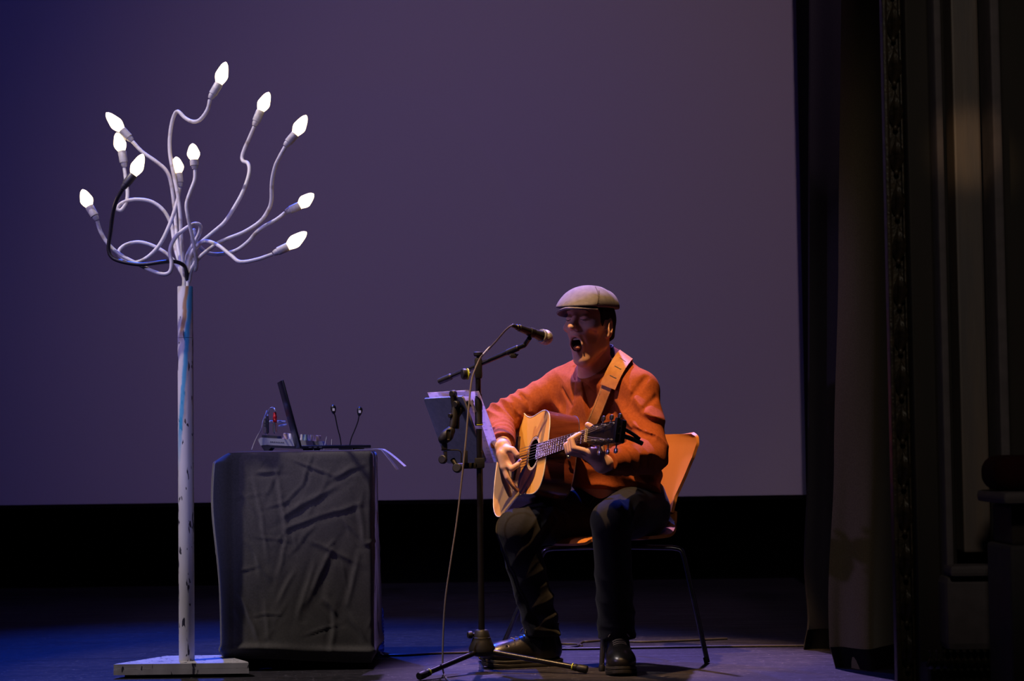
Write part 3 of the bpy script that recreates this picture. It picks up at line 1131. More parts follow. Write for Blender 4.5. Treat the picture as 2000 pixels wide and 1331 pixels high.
# plugs standing in the socket panel
def plug(px, Y, y0, y1, y2, m_top, m_low, r, label, name='audio_plug'):
    b0 = P(px, y0, Y); b1 = P(px, y1, Y); b2 = P(px, y2, Y)
    sh = np.array([0, 0, (TZ + 0.0) * 0])
    t = thing(name, label, 'plug', tuple(b0))
    obj('barrel', MB().lathe([(r * 0.45, 0), (r * 0.45, 0.003), (r, 0.004), (r, (b1 - b0)[2] - 0.001), (r * 0.8, (b1 - b0)[2])], b0, (0, 0, 1), 12), m_low, t, True, 40)
    hh = (b2 - b1)[2]
    obj('strain_relief', MB().lathe([(r * 0.95, 0), (r * 1.0, hh * 0.25), (r * 0.85, hh * 0.3), (r * 0.95, hh * 0.35), (r * 0.95, hh * 0.6), (r * 0.75, hh * 0.65), (r * 0.7, hh)], b1, (0, 0, 1), 12), m_top, t, True, 40)
    return b2


q1 = plug(537, 7.420, 847.5, 825, 806, M_red, M_metal, 0.0078, 'red and silver audio plug standing in the mixer')
q2 = plug(522.5, 7.430, 848, 832, 813, M_mixdk, M_mixdk, 0.0055, 'black audio plug beside the red one')
q3 = plug(518, 7.485, 848, 834, 818, M_mixdk, M_metal, 0.0055, 'dark audio plug farthest back on the mixer')
pts = [q1 - np.array([0, 0, 0.004]), P(536.5, 800, 7.420), P(532.5, 796.8, 7.422), P(527.5, 799, 7.24), P(524, 806, 7.428), q2 - np.array([0, 0, 0.004])]
tag(obj('white_cable', MB().tube(cr(pts, 6), 0.0026, 8), M_white), 'white patch cable arching between the two front plugs', 'cable')
pts = [q3 - np.array([0, 0, 0.003]), P(519.5, 808, 7.485), P(521, 803, 7.485), P(520.5, 806, 7.445), P(514, 822, 7.405), P(510.5, 838, 7.380), P(506.5, 846, 7.375), P(501, 856, 7.370), P(495, 870, 7.365), P(491.5, 881, 7.355)]
pts[-1][2] = TZ + 0.003
tag(obj('grey_cable', MB().tube(cr(pts, 6), 0.0023, 8), mat('grey_cable_skin', (0.30, 0.27, 0.28), 0.5)), 'grey-brown cable falling behind the mixer onto the cloth', 'cable')
cn = thing('cable_connector', 'pale violet-lit cable connector lying sideways above the mixer', 'connector', tuple(P(527, 823, 7.475)))
obj('shell', MB().lathe([(0.003, 0), (0.0048, 0.002), (0.0048, 0.045), (0.0036, 0.047), (0.0036, 0.06), (0.001, 0.061)], P(526, 824, 7.475), nrm(P(561, 824, 7.475) - P(526, 824, 7.475)), 12), M_white, cn)
obj('cord', MB().tube(cr([P(527, 824, 7.475), P(523, 826, 7.480), P(520.5, 834, 7.485), P(520, 845, 7.490), P(520, 850, 7.490)], 6), 0.0028, 8), M_white, cn)
obj('lower_sleeve', MB().lathe([(0.002, 0), (0.0032, 0.002), (0.0032, 0.03), (0.001, 0.032)], P(544, 833, 7.485), nrm(P(558, 830, 7.485) - P(544, 833, 7.485)), 10), M_white, cn)

# ------------------------------------------------------------------ twin goose-neck clip light behind the laptop
BY = 7.43
M_gn = mat('black_plastic', (0.014, 0.014, 0.016), 0.35)
bl_ = thing('clip_light', 'black twin gooseneck clip light standing behind the laptop', 'lamp', (P(674, 873, BY)[0], BY, TZ))
zb_ = TZ
cb = P(675, 870, BY)
obj('clip_base', MB().box((cb[0], BY, zb_ + 0.008), (0.05, 0.028, 0.016), bev=0.003), M_gn, bl_, True, 30)
for (pts, hd, tipd) in (([(667, 869), (664, 855), (659, 835), (655, 815), (652, 806)], (651, 797), (-0.1, 0.1, 1)),
                        ([(682, 869), (686, 857), (693, 840), (699, 824), (701.5, 810)], (702.5, 800), (0.1, 0.1, 1))):
    w3 = [P(x, y, BY) for x, y in pts]
    w3[0][2] = zb_ + 0.006
    a = obj('gooseneck', MB().tube(cr(w3, 6), 0.0022, 8), M_gn, bl_)
    e_ = w3[-1] - np.array([0, 0, 0.006])
    h_ = obj('light_head', MB().lathe([(0.003, 0), (0.006, 0.004), (0.0095, 0.014), (0.0105, 0.022), (0.009, 0.029), (0.005, 0.033), (0.0005, 0.0345)], e_, tipd, 14), M_gn, a)
    ax = nrm(tipd)
    obj('diode_window', MB().box(e_ + ax * 0.016 + np.array([0.0015, -0.0088, 0]), (0.009, 0.003, 0.010), bev=0.001), M_white, a, False)
for k, (x0, y0, x1, y1, lab) in enumerate(((632.5, 869, 638, 853, 'thin pale stick leaning up beside the mixer end'), (647, 870, 648, 858, 'short upright clear stick behind the laptop base'))):
    s0, s1 = P(x0, y0, 7.36), P(x1, y1, 7.36)
    if k == 0:
        s0[2] = TZ
    else:
        s0[2] = TZ
    st = obj('thin_stick', MB().tube([s0, (s0 + s1) / 2, s1], [0.0016, 0.0014, 0.0011], 8), M_white)
    tag(st, lab, 'stick')

# ------------------------------------------------------------------ sheets of paper hanging over the table edge
M_paper = mat('paper', (0.80, 0.78, 0.78), 0.8, col2=(0.76, 0.74, 0.74), scale=30, translucent=0.5)
for k, (tip, sag, y0, lab) in enumerate((((789, 913), 0.35, 7.13, 'upper paper sheet sticking out over the table edge'), ((774, 919), 0.6, 7.11, 'lower paper sheet drooping over the table edge'))):
    rows = []
    xe = tx1 + 0.012
    tp = P(tip[0], tip[1], y0)
    for i in range(15):
        t_ = i / 14
        if t_ < 0.4:
            x = xe - 0.09 + 0.09 * t_ / 0.4
            z = TZ + 0.0012 + 0.0012 * (1 - k)
        else:
            s_ = (t_ - 0.4) / 0.6
            x = xe + (tp[0] - xe) * s_
            z = TZ + 0.0012 + 0.0012 * (1 - k) + (tp[2] - TZ) * (s_ ** (1.25 if k == 0 else 1.1))
        rows.append([(x, y0 + 0.16 * q_ / 3 + 0.01 * t_, z) for q_ in range(4)])
    tag(obj('paper_sheet', MB().grid(rows, 0.0006), M_paper), lab, 'paper')

# ------------------------------------------------------------------ water bottle and plastic bag by the table
M_pet = mat('clear_blue_plastic', (0.30, 0.45, 0.80), 0.12, trans=0.75, ior=1.3, scale=20)
wb = thing('water_bottle', 'clear plastic water bottle standing behind the table edge', 'bottle', (P(728, 1280, 7.63)[0], 7.63, 0))
wx = P(728, 1280, 7.63)[0]
pr = [(0.030, 0.0005), (0.042, 0.004), (0.044, 0.012)]
for k in range(9):
    z = 0.02 + k * 0.0135
    pr += [(0.044, z), (0.044, z + 0.008), (0.0415, z + 0.011)]
pr += [(0.044, 0.146), (0.043, 0.155), (0.034, 0.175), (0.020, 0.193), (0.0135, 0.200), (0.0135, 0.210)]
obj('bottle_body', MB().lathe(pr, (wx, 7.63, 0), n=24), M_pet, wb, True, 50)
obj('cap', MB().lathe([(0.015, 0.206), (0.0155, 0.207), (0.0155, 0.222), (0.014, 0.224)], (wx, 7.63, 0), n=20), mat('blue_cap', (0.03, 0.08, 0.5), 0.4), wb, True, 40)
pb_ = MB()
b0 = P(733, 1296, 7.40)[0]
rows = []
for i in range(6):
    rows.append([(b0 + 0.048 * k / 6 * (1 - 0.75 * i / 5) + 0.004 * math.sin(i * 2.1 + k), 7.405 + 0.012 * math.sin(k * 1.7 + i) - 0.01 * i / 5, 0.004 + 0.046 * (i / 5) * (1 - 0.5 * k / 6)) for k in range(7)])
tag(obj('plastic_wrapper', MB().grid(rows, 0.0015), mat('blue_wrapper', (0.10, 0.16, 0.55), 0.3, scale=20)), 'crumpled blue plastic wrapper on the floor by the bottle', 'wrapper')

# ------------------------------------------------------------------ cables on the floor
M_cab = mat('cable_rubber', (0.05, 0.045, 0.055), 0.4)


def floor_pt(px, py, z=0.005):
    d = CR * (px - 1000.0) / FPX + CU * (665.5 - py) / FPX + CF
    t = (z - CO[2]) / d[2]
    return CO + d * t


def fcable(pts, r, label):
    w3 = [floor_pt(x, y, r) for x, y in pts]
    return tag(obj('floor_cable', MB().tube(cr(w3, 8), r, 8), M_cab), label, 'cable')


fcable([(742, 1281), (790, 1280.5), (850, 1277), (915, 1275), (960, 1272), (1000, 1268), (1040, 1268.5), (1085, 1268.5), (1150, 1268), (1230, 1266.5), (1350, 1264.5), (1460, 1263), (1565, 1262), (1590, 1261.5)], 0.0045,
       'long cable lying straight across the floor behind the chair legs')
fcable([(1060, 1266), (1085, 1264), (1105, 1265.5), (1125, 1264), (1137, 1254.5), (1150, 1253.5), (1190, 1251), (1240, 1254), (1300, 1253), (1420, 1248)], 0.0045,
       'black cable with a kink on the floor between the two shoes')
fcable([(1064, 1262), (1090, 1258.5), (1115, 1258), (1130, 1259), (1137, 1262)], 0.004, 'short cable loop by the heel of the sideways shoe')

# ================================================================== MICROPHONE STAND
M_blk = mat('stand_black_steel', (0.010, 0.010, 0.012), 0.3, metal=0.3, scale=60)
M_rub = mat('black_rubber', (0.008, 0.008, 0.009), 0.5, spec=0.35)
M_ring = mat('yellow_ring', (0.45, 0.50, 0.03), 0.5)
SY = 6.93
hub = P(938, 1283, SY)
sx = P(939, 1100, SY)[0]
stand = thing('microphone_stand', 'black tripod boom microphone stand in front of the singer', 'microphone stand', (sx, SY, 0))
kz = lambda py: P(938, py, SY)[2]
z0 = kz(1283)
obj('tripod_hub', MB().lathe([(0.020, 0), (0.034, 0.004), (0.044, 0.018), (0.045, 0.030), (0.034, kz(1252) - z0), (0.031, kz(1247) - z0), (0.031, kz(1246) - z0),
                              (0.029, kz(1245) - z0), (0.024, kz(1234) - z0), (0.020, kz(1231) - z0), (0.011, kz(1230) - z0)], (sx, SY, z0), n=28), M_rub, stand, True, 30)
kb_ = P(918, 1241, SY)
obj('hub_knob', MB().tube([(sx - 0.02, SY, kz(1240)), (sx - 0.034, SY - 0.006, kz(1240))], 0.006, 10).lathe(
    [(0.010, 0), (0.013, 0.003), (0.013, 0.012), (0.010, 0.016)], (sx - 0.032, SY - 0.005, kz(1240)), (-1, -0.4, 0), 12), M_rub, stand)
for (fx, fy) in ((P(818, 1325, 6.68)[0], 6.68), (P(1147, 1312, 6.82)[0], 6.82), (sx - 0.006, 7.29)):
    a = np.array([sx, SY, z0 + 0.022])
    e = np.array([fx, fy, 0.0145])
    d = nrm(e - a)
    L = np.linalg.norm(e - a)
    lg = obj('leg', MB().tube([a + d * 0.02, e - d * 0.045], 0.0092, 14), M_blk, stand)
    obj('leg_ring', MB().lathe([(0.0100, 0), (0.0122, 0.001), (0.0122, 0.004), (0.0100, 0.005)], e - d * 0.054, d, 16), M_ring, lg)
    obj('rubber_foot', MB().lathe([(0.0105, 0), (0.0125, 0.002), (0.0125, 0.010), (0.0112, 0.012), (0.0125, 0.015), (0.0135, 0.018), (0.0135, 0.044), (0.012, 0.047)], e - d * 0.047, d, 16), M_rub, lg, True, 35)
obj('lower_tube', MB().lathe([(0.0108, 0), (0.0108, kz(838) - kz(1231))], (sx, SY, kz(1231)), n=18), M_blk, stand)
obj('height_clutch', MB().lathe([(0.0115, 0), (0.0135, 0.002), (0.0135, 0.010), (0.0125, 0.012), (0.0130, kz(806) - kz(832)), (0.0120, kz(803) - kz(832)), (0.0135, kz(800) - kz(832)),
                                 (0.0135, kz(782) - kz(832)), (0.0115, kz(776) - kz(832)), (0.0115, kz(771) - kz(832)), (0.009, kz(769) - kz(832))], (sx - 0.0008, SY, kz(832)), n=20), M_rub, stand, True, 30)
obj('clutch_ring', MB().lathe([(0.0125, 0), (0.0140, 0.0005), (0.0140, 0.003), (0.0125, 0.0035)], (sx, SY, kz(831)), n=20), M_ring, stand)
obj('upper_tube', MB().lathe([(0.0092, 0), (0.0092, kz(722) - kz(772))], (sx - 0.0015, SY, kz(772)), n=16), M_blk, stand)
# boom joint
jc = P(937, 716, SY)
bA, bB = P(857, 746, 7.02), P(1024, 675, 6.845)
bd = nrm(bB - bA)
t_ = (sx - bA[0]) / bd[0]
jc = bA + bd * t_
obj('boom_clamp', MB().box(jc + np.array([0, -0.004, -0.012]), (0.026, 0.032, 0.072), bev=0.008), M_rub, stand, True, 30)
obj('clamp_knob', MB().lathe([(0.006, 0), (0.006, 0.006), (0.014, 0.008), (0.016, 0.011), (0.016, 0.020), (0.013, 0.023)], jc + np.array([0, -0.004, 0.022]), (0, 0, 1), 16), M_rub, stand, True, 30)
obj('side_knob', MB().lathe([(0.006, 0), (0.006, 0.012), (0.017, 0.014), (0.019, 0.017), (0.019, 0.026), (0.016, 0.029)], P(918, 731, SY - 0.01), (-1, -0.35, 0), 16), M_rub, stand, True, 30)
obj('knob_ring', MB().lathe([(0.0185, 0), (0.0198, 0.0005), (0.0198, 0.003), (0.0185, 0.0035)], P(914, 731, SY - 0.013), (-1, -0.35, 0), 16), M_ring, stand)
bm_ = obj('boom_arm', MB().tube([bA + bd * 0.03, bB], 0.0082, 14), M_blk, stand)
obj('boom_grip', MB().lathe([(0.0075, 0), (0.0105, 0.002), (0.0112, 0.02), (0.0112, 0.052), (0.0092, 0.055), (0.0085, 0.058)], bA, bd, 16), M_rub, bm_, True, 30)
cA = bA + bd * (np.linalg.norm(bB - bA) * 0.885)
obj('boom_sleeve', MB().lathe([(0.0085, 0), (0.0105, 0.002), (0.0105, 0.045), (0.0085, 0.048)], cA - bd * 0.03, bd, 14), M_rub, bm_, True, 30)
obj('cable_clip', MB().box(P(1003, 693, 6.865) + np.array([0, 0, -0.004]), (0.022, 0.012, 0.016), bev=0.004).tube([P(995, 695, 6.865), P(999, 699, 6.864), P(1006, 699, 6.863), P(1012, 692, 6.862)], 0.0022, 8), M_rub, bm_, True, 30)

# ------------------------------------------------------------------ microphone
mA, mB = P(1013, 640.5, 6.775), P(1063, 658.5, 6.87)
md = nrm(mB - mA)
ML = np.linalg.norm(mB - mA)
# mic clip belongs to the stand
mclip = mA + md * 0.055
obj('mic_clip', MB().tube(cr([bB, bB + np.array([0.006, -0.004, 0.008]), mclip - np.array([0, 0, 0.022])], 4), [0.008] * 9, 10).lathe(
    [(0.0135, 0), (0.0155, 0.001), (0.0165, 0.022), (0.0150, 0.024)], mclip - md * 0.002, md, 16), M_rub, stand, True, 30)
mic = thing('microphone', 'black vocal microphone with silver mesh head before the mouth', 'microphone', tuple(mA))
obj('handle', MB().lathe([(0.0095, 0), (0.0115, 0.002), (0.0120, 0.02), (0.0138, ML * 0.62), (0.0175, ML * 0.83), (0.0190, ML * 0.86)], mA, md, 22), M_gn, mic, True, 30)
obj('collar_ring', MB().lathe([(0.0190, 0), (0.0235, 0.0015), (0.0245, 0.005), (0.0235, 0.008)], mA + md * ML * 0.86, md, 24), mat('silver_ring', (0.42, 0.42, 0.44), 0.35, metal=0.7), mic, True, 30)
M_mesh = mat('silver_mesh_head', (0.60, 0.58, 0.58), 0.35, metal=0.6, col2=(0.30, 0.29, 0.30), scale=420, bump=0.9, bscale=420, bdist=0.003)
gr = []
for k in range(13):
    th = PI * (0.22 + 0.78 * k / 12)
    gr.append((0.0262 * math.sin(th), 0.018 - 0.0262 * math.cos(th)))
obj('grille', MB().lathe(gr, mA + md * (ML * 0.86 + 0.006), md, 26), M_mesh, mic, True, 80)
obj('cable_plug', MB().lathe([(0.004, -0.034), (0.0062, -0.030), (0.0068, -0.012), (0.0092, -0.010), (0.0095, 0.004)], mA, md, 16), M_gn, mic, True, 30)
# microphone cable: boom -> stand -> floor
tail = mA - md * 0.03
w3 = [tail, P(998, 637, 6.755), P(987, 646, 6.78), P(968, 668, 6.83), P(949, 688, 6.88), P(938, 700, 6.895), P(928, 722, 6.89), P(921, 745, 6.885), P(915, 800, 6.87), P(909, 870, 6.862), P(902, 935, 6.86), P(892, 1020, 6.86),
      P(880, 1100, 6.86), P(870, 1170, 6.855), P(866, 1230, 6.84), P(864.5, 1290, 6.80), P(865, 1308, 6.79)]
fe = [floor_pt(867, 1316, 0.004), floor_pt(873, 1327, 0.004), floor_pt(890, 1338, 0.004), floor_pt(930, 1350, 0.004)]
mc = thing('microphone_cable', 'long grey microphone cable hanging down past the stand to the floor', 'cable', tuple(fe[0]))
obj('cord', MB().tube(cr(w3 + fe, 8), 0.0032, 8), mat('grey_cord', (0.13, 0.11, 0.10), 0.5), mc)
a, b_ = P(957, 679, 6.863), P(945, 692, 6.888)
obj('white_tape', MB().tube([a, (a + b_) / 2, b_], 0.0046, 10), M_white, mc)

# ------------------------------------------------------------------ tablet, its holder, and song sheets
M_tab = mat('tablet_back', (0.24, 0.26, 0.30), 0.45, metal=0.2, scale=60)
M_sheet = mat('song_sheet', (0.86, 0.82, 0.86), 0.8, col2=(0.80, 0.76, 0.80), scale=12, translucent=0.55)
nt = M_sheet.node_tree   # faint lines of writing showing through
b = nt.nodes['Principled BSDF']
tc = nt.nodes.new('ShaderNodeTexCoord')
sp = nt.nodes.new('ShaderNodeMapping')
sp.inputs['Scale'].default_value = (18, 18, 55)
nt.links.new(tc.outputs['Object'], sp.inputs['Vector'])
vz = nt.nodes.new('ShaderNodeTexNoise')
vz.inputs['Scale'].default_value = 3.0
vz.inputs['Detail'].default_value = 3
nt.links.new(sp.outputs['Vector'], vz.inputs['Vector'])
wv = nt.nodes.new('ShaderNodeTexWave')
wv.bands_direction = 'Z'
wv.inputs['Scale'].default_value = 26
nt.links.new(tc.outputs['Object'], wv.inputs['Vector'])
mu = nt.nodes.new('ShaderNodeMath')
mu.operation = 'MULTIPLY'
r1 = nt.nodes.new('ShaderNodeValToRGB')
r1.color_ramp.elements[0].position = 0.52
r1.color_ramp.elements[1].position = 0.60
r2 = nt.nodes.new('ShaderNodeValToRGB')
r2.color_ramp.elements[0].position = 0.72
r2.color_ramp.elements[1].position = 0.85
nt.links.new(vz.outputs['Fac'], r1.inputs['Fac'])
nt.links.new(wv.outputs['Fac'], r2.inputs['Fac'])
nt.links.new(r1.outputs['Color'], mu.inputs[0])
nt.links.new(r2.outputs['Color'], mu.inputs[1])
mm = nt.nodes.new('ShaderNodeMath')
mm.operation = 'MULTIPLY'
mm.inputs[1].default_value = 0.35
nt.links.new(mu.outputs[0], mm.inputs[0])
mx = nt.nodes.new('ShaderNodeMix')
mx.data_type = 'RGBA'
mx.inputs['B'].default_value = (0.12, 0.11, 0.16, 1)
nt.links.new(b.inputs['Base Color'].links[0].from_socket, mx.inputs['A'])
nt.links.new(mm.outputs[0], mx.inputs['Factor'])
nt.links.new(mx.outputs['Result'], b.inputs['Base Color'])
for nd in nt.nodes:
    if nd.type == 'BSDF_TRANSLUCENT':
        nt.links.new(mx.outputs['Result'], nd.inputs['Color'])

e1 = nrm((1, -1, 0.02))
BLt = P(873, 906, 7.13)
TLt = P(829, 780, 7.02)
e2 = TLt - BLt
th_ = np.linalg.norm(e2)
e2 = nrm(e2 - e1 * (e2 @ e1) * 0.15)
en = nrm(np.cross(e2, e1))              # towards the singer
if en[0] < 0:
    en = -en
tw = 0.196
tab = thing('tablet', 'grey tablet seen from behind, clamped to the microphone stand', 'tablet', tuple(BLt))
o_ = BLt
cnr = 0.010
ol = []
for (cx, cy, a0) in ((cnr, cnr, 180), (tw - cnr, cnr, 270), (tw - cnr, th_ - cnr, 0), (cnr, th_ - cnr, 90)):
    for k in range(5):
        a = math.radians(a0 + 22.5 * k)
        ol.append((cx + cnr * math.cos(a), cy + cnr * math.sin(a)))
obj('back_shell', MB().prism(ol, o_, e1, e2, en, 0.0, 0.007), M_tab, tab, True, 30)
obj('screen_glass', MB().prism([(0.004, 0.004), (tw - 0.004, 0.004), (tw - 0.004, th_ - 0.004), (0.004, th_ - 0.004)], o_, e1, e2, en, 0.0071, 0.0085), M_glass, tab, False)
obj('metal_rim', MB().prism([(0.004, th_ - 0.002), (tw - 0.004, th_ - 0.002), (tw - 0.004, th_ + 0.0008), (0.004, th_ + 0.0008)], o_, e1, e2, en, 0.001, 0.0065), M_metal, tab, False)
for k, (c, w_, h_, off, lab) in enumerate((((880, 911, 7.135), 0.205, 0.288, 0.016, 'lined song sheet standing up behind the tablet'),
                                           ((903, 911, 7.13), 0.185, 0.280, 0.022, 'second song sheet showing to the right of the tablet'))):
    p0 = P(*c) + en * off
    rows = [[p0 + e1 * w_ * i / 6 + e2 * h_ * j / 10 + en * (0.004 * math.sin(3.1 * j / 10) + 0.003 * k * (i / 6) ** 2 * (j / 10)) for i in range(7)] for j in range(11)]
    tag(obj('song_sheet', MB().grid(rows, 0.0006), M_sheet), lab, 'paper')

hol = thing('tablet_holder', 'black jointed clamp arm holding the tablet on the stand', 'holder', (sx, SY, kz(905)))
obj('pole_clamp', MB().box((sx, SY, kz(905)), (0.034, 0.036, 0.036), bev=0.005), M_rub, hol, True, 30)
HY = 6.90
obj('clamp_arm', MB().box((P(919, 910, HY)[0], SY - 0.01, kz(910)), (0.05, 0.016, 0.020), bev=0.004), M_rub, hol, True, 30)
obj('bracket', MB().tube([P(862, 879.5, HY), P(894, 879.5, HY), P(899, 881.5, HY), P(901, 887, HY), P(901, 905, HY)], 0.0022, 8).box(P(909, 893, HY + 0.004), (0.016, 0.010, 0.044), bev=0.003), M_rub, hol, True, 30)


def disc(px, py, Y, r, t, axis, name, label=None):
    c = P(px, py, Y)
    ax = nrm(axis)
    o = obj(name, MB().lathe([(r * 0.8, 0), (r, t * 0.15), (r, t * 0.85), (r * 0.8, t)], c - ax * t / 2, ax, 18), M_rub, hol, True, 30)
    return o


disc(865, 898, HY, 0.015, 0.014, (-0.5, -1, 0.1), 'tightening_knob')
disc(893, 915, HY, 0.016, 0.016, (-0.3, -1, 0.2), 'tightening_knob')
obj('lower_grip', MB().tube([P(884, 898, HY + 0.02), P(890, 908, HY + 0.01), P(892, 914, HY)], [0.009, 0.008, 0.006], 10), M_rub, hol)
obj('joint_post', MB().box(P(868, 873, HY), (0.020, 0.018, 0.024), bev=0.004).box(P(870, 890, HY), (0.012, 0.012, 0.030), bev=0.003), M_rub, hol, True, 30)
ops = [('add', 0, sph(P(873, 852, HY), 0.021)), ('add', 0.01, cone(P(866, 858, HY), P(880, 842, HY), 0.018, 0.016)), ('sub', 0.003, rbox(P(876, 850, HY - 0.024), (0.006, 0.012, 0.016), r=0.002))]
sdf_obj('ball_joint', ops, P(873, 852, HY) - 0.045, P(873, 852, HY) + 0.045, 0.002, M_rub, hol)
obj('main_arm', MB().tube([P(880, 843, HY), P(885, 830, HY), P(887, 812, HY + 0.01), P(888, 795, HY + 0.012)], [0.010, 0.012, 0.013, 0.010], 12), M_rub, hol)
obj('spring_arm', MB().tube([P(893, 838, HY + 0.016), P(892, 815, HY + 0.018), P(899, 800, HY + 0.02), P(912, 790, HY + 0.02)], [0.007, 0.010, 0.012, 0.010], 12), M_rub, hol)
obj('upper_finger', MB().tube([P(889, 800, HY + 0.012), P(885, 785, HY + 0.012), P(884, 771, HY + 0.008)], [0.011, 0.008, 0.008], 12), M_rub, hol)
disc(885, 770, HY + 0.012, 0.013, 0.018, (-0.8, -1, -0.1), 'grip_pad')
disc(891, 790, HY + 0.006, 0.012, 0.016, (-0.8, -1, -0.1), 'grip_pad')
disc(918, 787, HY + 0.026, 0.013, 0.014, (0.9, -1, 0.1), 'grip_pad')
disc(880, 812, HY, 0.008, 0.014, (-0.8, -1, -0.1), 'grip_pad')

# ================================================================== GUITAR (frame: s along the neck from the nut, t across, u out of the top)
S0 = P(1042, 886, 6.98)
NUTD = 0.492
lo_, hi_ = 6.3, 6.97
for _ in range(50):
    mid = (lo_ + hi_) / 2
    if np.linalg.norm(P(1148, 852, mid) - S0) > NUTD:
        lo_ = mid
    else:
        hi_ = mid
NUT = P(1148, 852, lo_)
ga = nrm(NUT - S0)
gn = np.array([-0.90, -0.40, 0.20])
gn = nrm(gn - ga * (gn @ ga))
gw = np.cross(gn, ga)


def G(s, t, u):
    return NUT + ga * s + gw * t + gn * u


M_top = mat('spruce_top', (0.72, 0.37, 0.080), 0.38, col2=(0.63, 0.31, 0.060), scale=7, stretch=(1, 1, 1), coat=0.1, detail=5)
M_side = mat('mahogany_gloss', (0.17, 0.040, 0.018), 0.25, col2=(0.10, 0.022, 0.012), scale=24, stretch=(0.4, 0.4, 3), coat=0.4)
M_neck = mat('mahogany_neck', (0.12, 0.035, 0.018), 0.4, scale=20)
M_rose = mat('rosewood', (0.060, 0.026, 0.020), 0.45, col2=(0.035, 0.015, 0.012), scale=50, stretch=(1, 1, 4))
M_bind = mat('cream_binding', (0.72, 0.66, 0.52), 0.35)
M_guard = mat('tortoise_pickguard', (0.060, 0.020, 0.012), 0.12, col2=(0.020, 0.008, 0.006), scale=25, coat=0.5)
M_fret = mat('fret_wire', (0.60, 0.56, 0.52), 0.25, metal=0.9)
M_string = mat('string_wire', (0.62, 0.56, 0.48), 0.3, metal=0.8)
M_bone = mat('bone_nut', (0.76, 0.62, 0.34), 0.4)
M_head = mat('headstock_veneer', (0.012, 0.007, 0.006), 0.35)

UP_S, BODY_L, DEP = -0.362, 0.505, 0.108
prof_g = [(0.0, 0.040), (0.004, 0.085), (0.018, 0.118), (0.045, 0.138), (0.085, 0.1455), (0.13, 0.1425), (0.175, 0.1375), (0.215, 0.139), (0.26, 0.152), (0.31, 0.176), (0.36, 0.194), (0.405, 0.198), (0.445, 0.187),
          (0.475, 0.160), (0.493, 0.115), (0.502, 0.06), (0.505, 0.0)]
hp_ = cr([(x, w, 0) for x, w in prof_g], 5)
outl = [(UP_S - p[0], p[1]) for p in hp_] + [(UP_S - p[0], -p[1]) for p in hp_[::-1][1:]]
guitar = thing('acoustic_guitar', 'acoustic guitar with pale top and dark red sides held by the singer', 'guitar', tuple(S0))
SH_S, SH_R = -0.492, 0.050


def plate(outline, hole, u):
    bm = bmesh.new()
    loops = [outline] + ([hole] if hole else [])
    for lp in loops:
        vs = [bm.verts.new(G(s_, t_, u)) for s_, t_ in lp]
        for i in range(len(vs)):
            bm.edges.new((vs[i], vs[(i + 1) % len(vs)]))
    bmesh.ops.triangle_fill(bm, edges=list(bm.edges), use_beauty=True)
    bm.verts.index_update()
    v = [tuple(q.co) for q in bm.verts]
    f = [tuple(q.index for q in p.verts) for p in bm.faces]
    bm.free()
    return v, f


hole = [(SH_S + SH_R * math.cos(2 * PI * k / 40), SH_R * math.sin(2 * PI * k / 40)) for k in range(40)]
v, f = plate(outl, hole, 0.0)
v2, f2 = plate(outl, hole, -0.003)
mb = MB().add(v, f).add(v2, f2)
mb.add([G(s_, t_, u) for u in (0, -0.003) for s_, t_ in hole], [(k, (k + 1) % 40, 40 + (k + 1) % 40, 40 + k) for k in range(40)])
obj('soundboard', mb, M_top, guitar, False)
n_ = len(outl)
mb = MB()
for dd in (0.0, -0.0025):
    mb.add([G(s_ + (-(s_ - UP_S + 0.25)) * 0, t_ * (1 + dd / 0.15), u) for u in (-0.0005, -DEP) for s_, t_ in outl], [(k, (k + 1) % n_, n_ + (k + 1) % n_, n_ + k) for k in range(n_)])
obj('sides', mb, M_side, guitar, True, 40)
v, f = plate(outl, None, -DEP)
v2, f2 = plate(outl, None, -DEP - 0.003)
obj('back', MB().add(v, f).add(v2, f2), M_side, guitar, False)
for u, m_ in ((-0.0002, M_bind), (-DEP - 0.001, M_rose)):
    obj('binding', MB().tube([G(s_, t_, u) for s_, t_ in outl] + [G(*outl[0], u)], 0.0018, 6), m_, guitar)


def ring(r0, r1, u0, u1, n=44):
    mb = MB()
    pr_ = [(r0, u0), (r0, u1), (r1, u1), (r1, u0)]
    V = [G(SH_S + r * math.cos(2 * PI * k / n), r * math.sin(2 * PI * k / n), u) for k in range(n) for r, u in pr_]
    F = [(k * 4 + j, k * 4 + (j + 1) % 4, ((k + 1) % n) * 4 + (j + 1) % 4, ((k + 1) % n) * 4 + j) for k in range(n) for j in range(4)]
    return mb.add(V, F)


ro = obj('rosette', ring(0.0545, 0.0585, 0.0002, 0.0009), M_bind, guitar, False)
obj('inner_ring', ring(0.0500, 0.0512, 0.0002, 0.0008), M_bind, ro, False)
obj('outer_ring', ring(0.0605, 0.0615, 0.0002, 0.0007), M_rose, ro, False)
# pickguard
pg = [(-0.447, -0.034), (-0.443, -0.060), (-0.452, -0.085), (-0.475, -0.108), (-0.51, -0.128), (-0.55, -0.138), (-0.585, -0.128), (-0.605, -0.102), (-0.605, -0.072), (-0.585, -0.050), (-0.560, -0.036)]
arc_ = [(SH_S + 0.0625 * math.cos(math.radians(a)), 0.0625 * math.sin(math.radians(a))) for a in range(212, 318, 8)]
pgc = [(p[0], p[1]) for p in cr([(x, y, 0) for x, y in pg], 4)]
obj('pickguard', MB().prism(pgc + arc_, G(0, 0, 0) * 1, ga, gw, gn, 0.0003, 0.0016), M_guard, guitar, False)
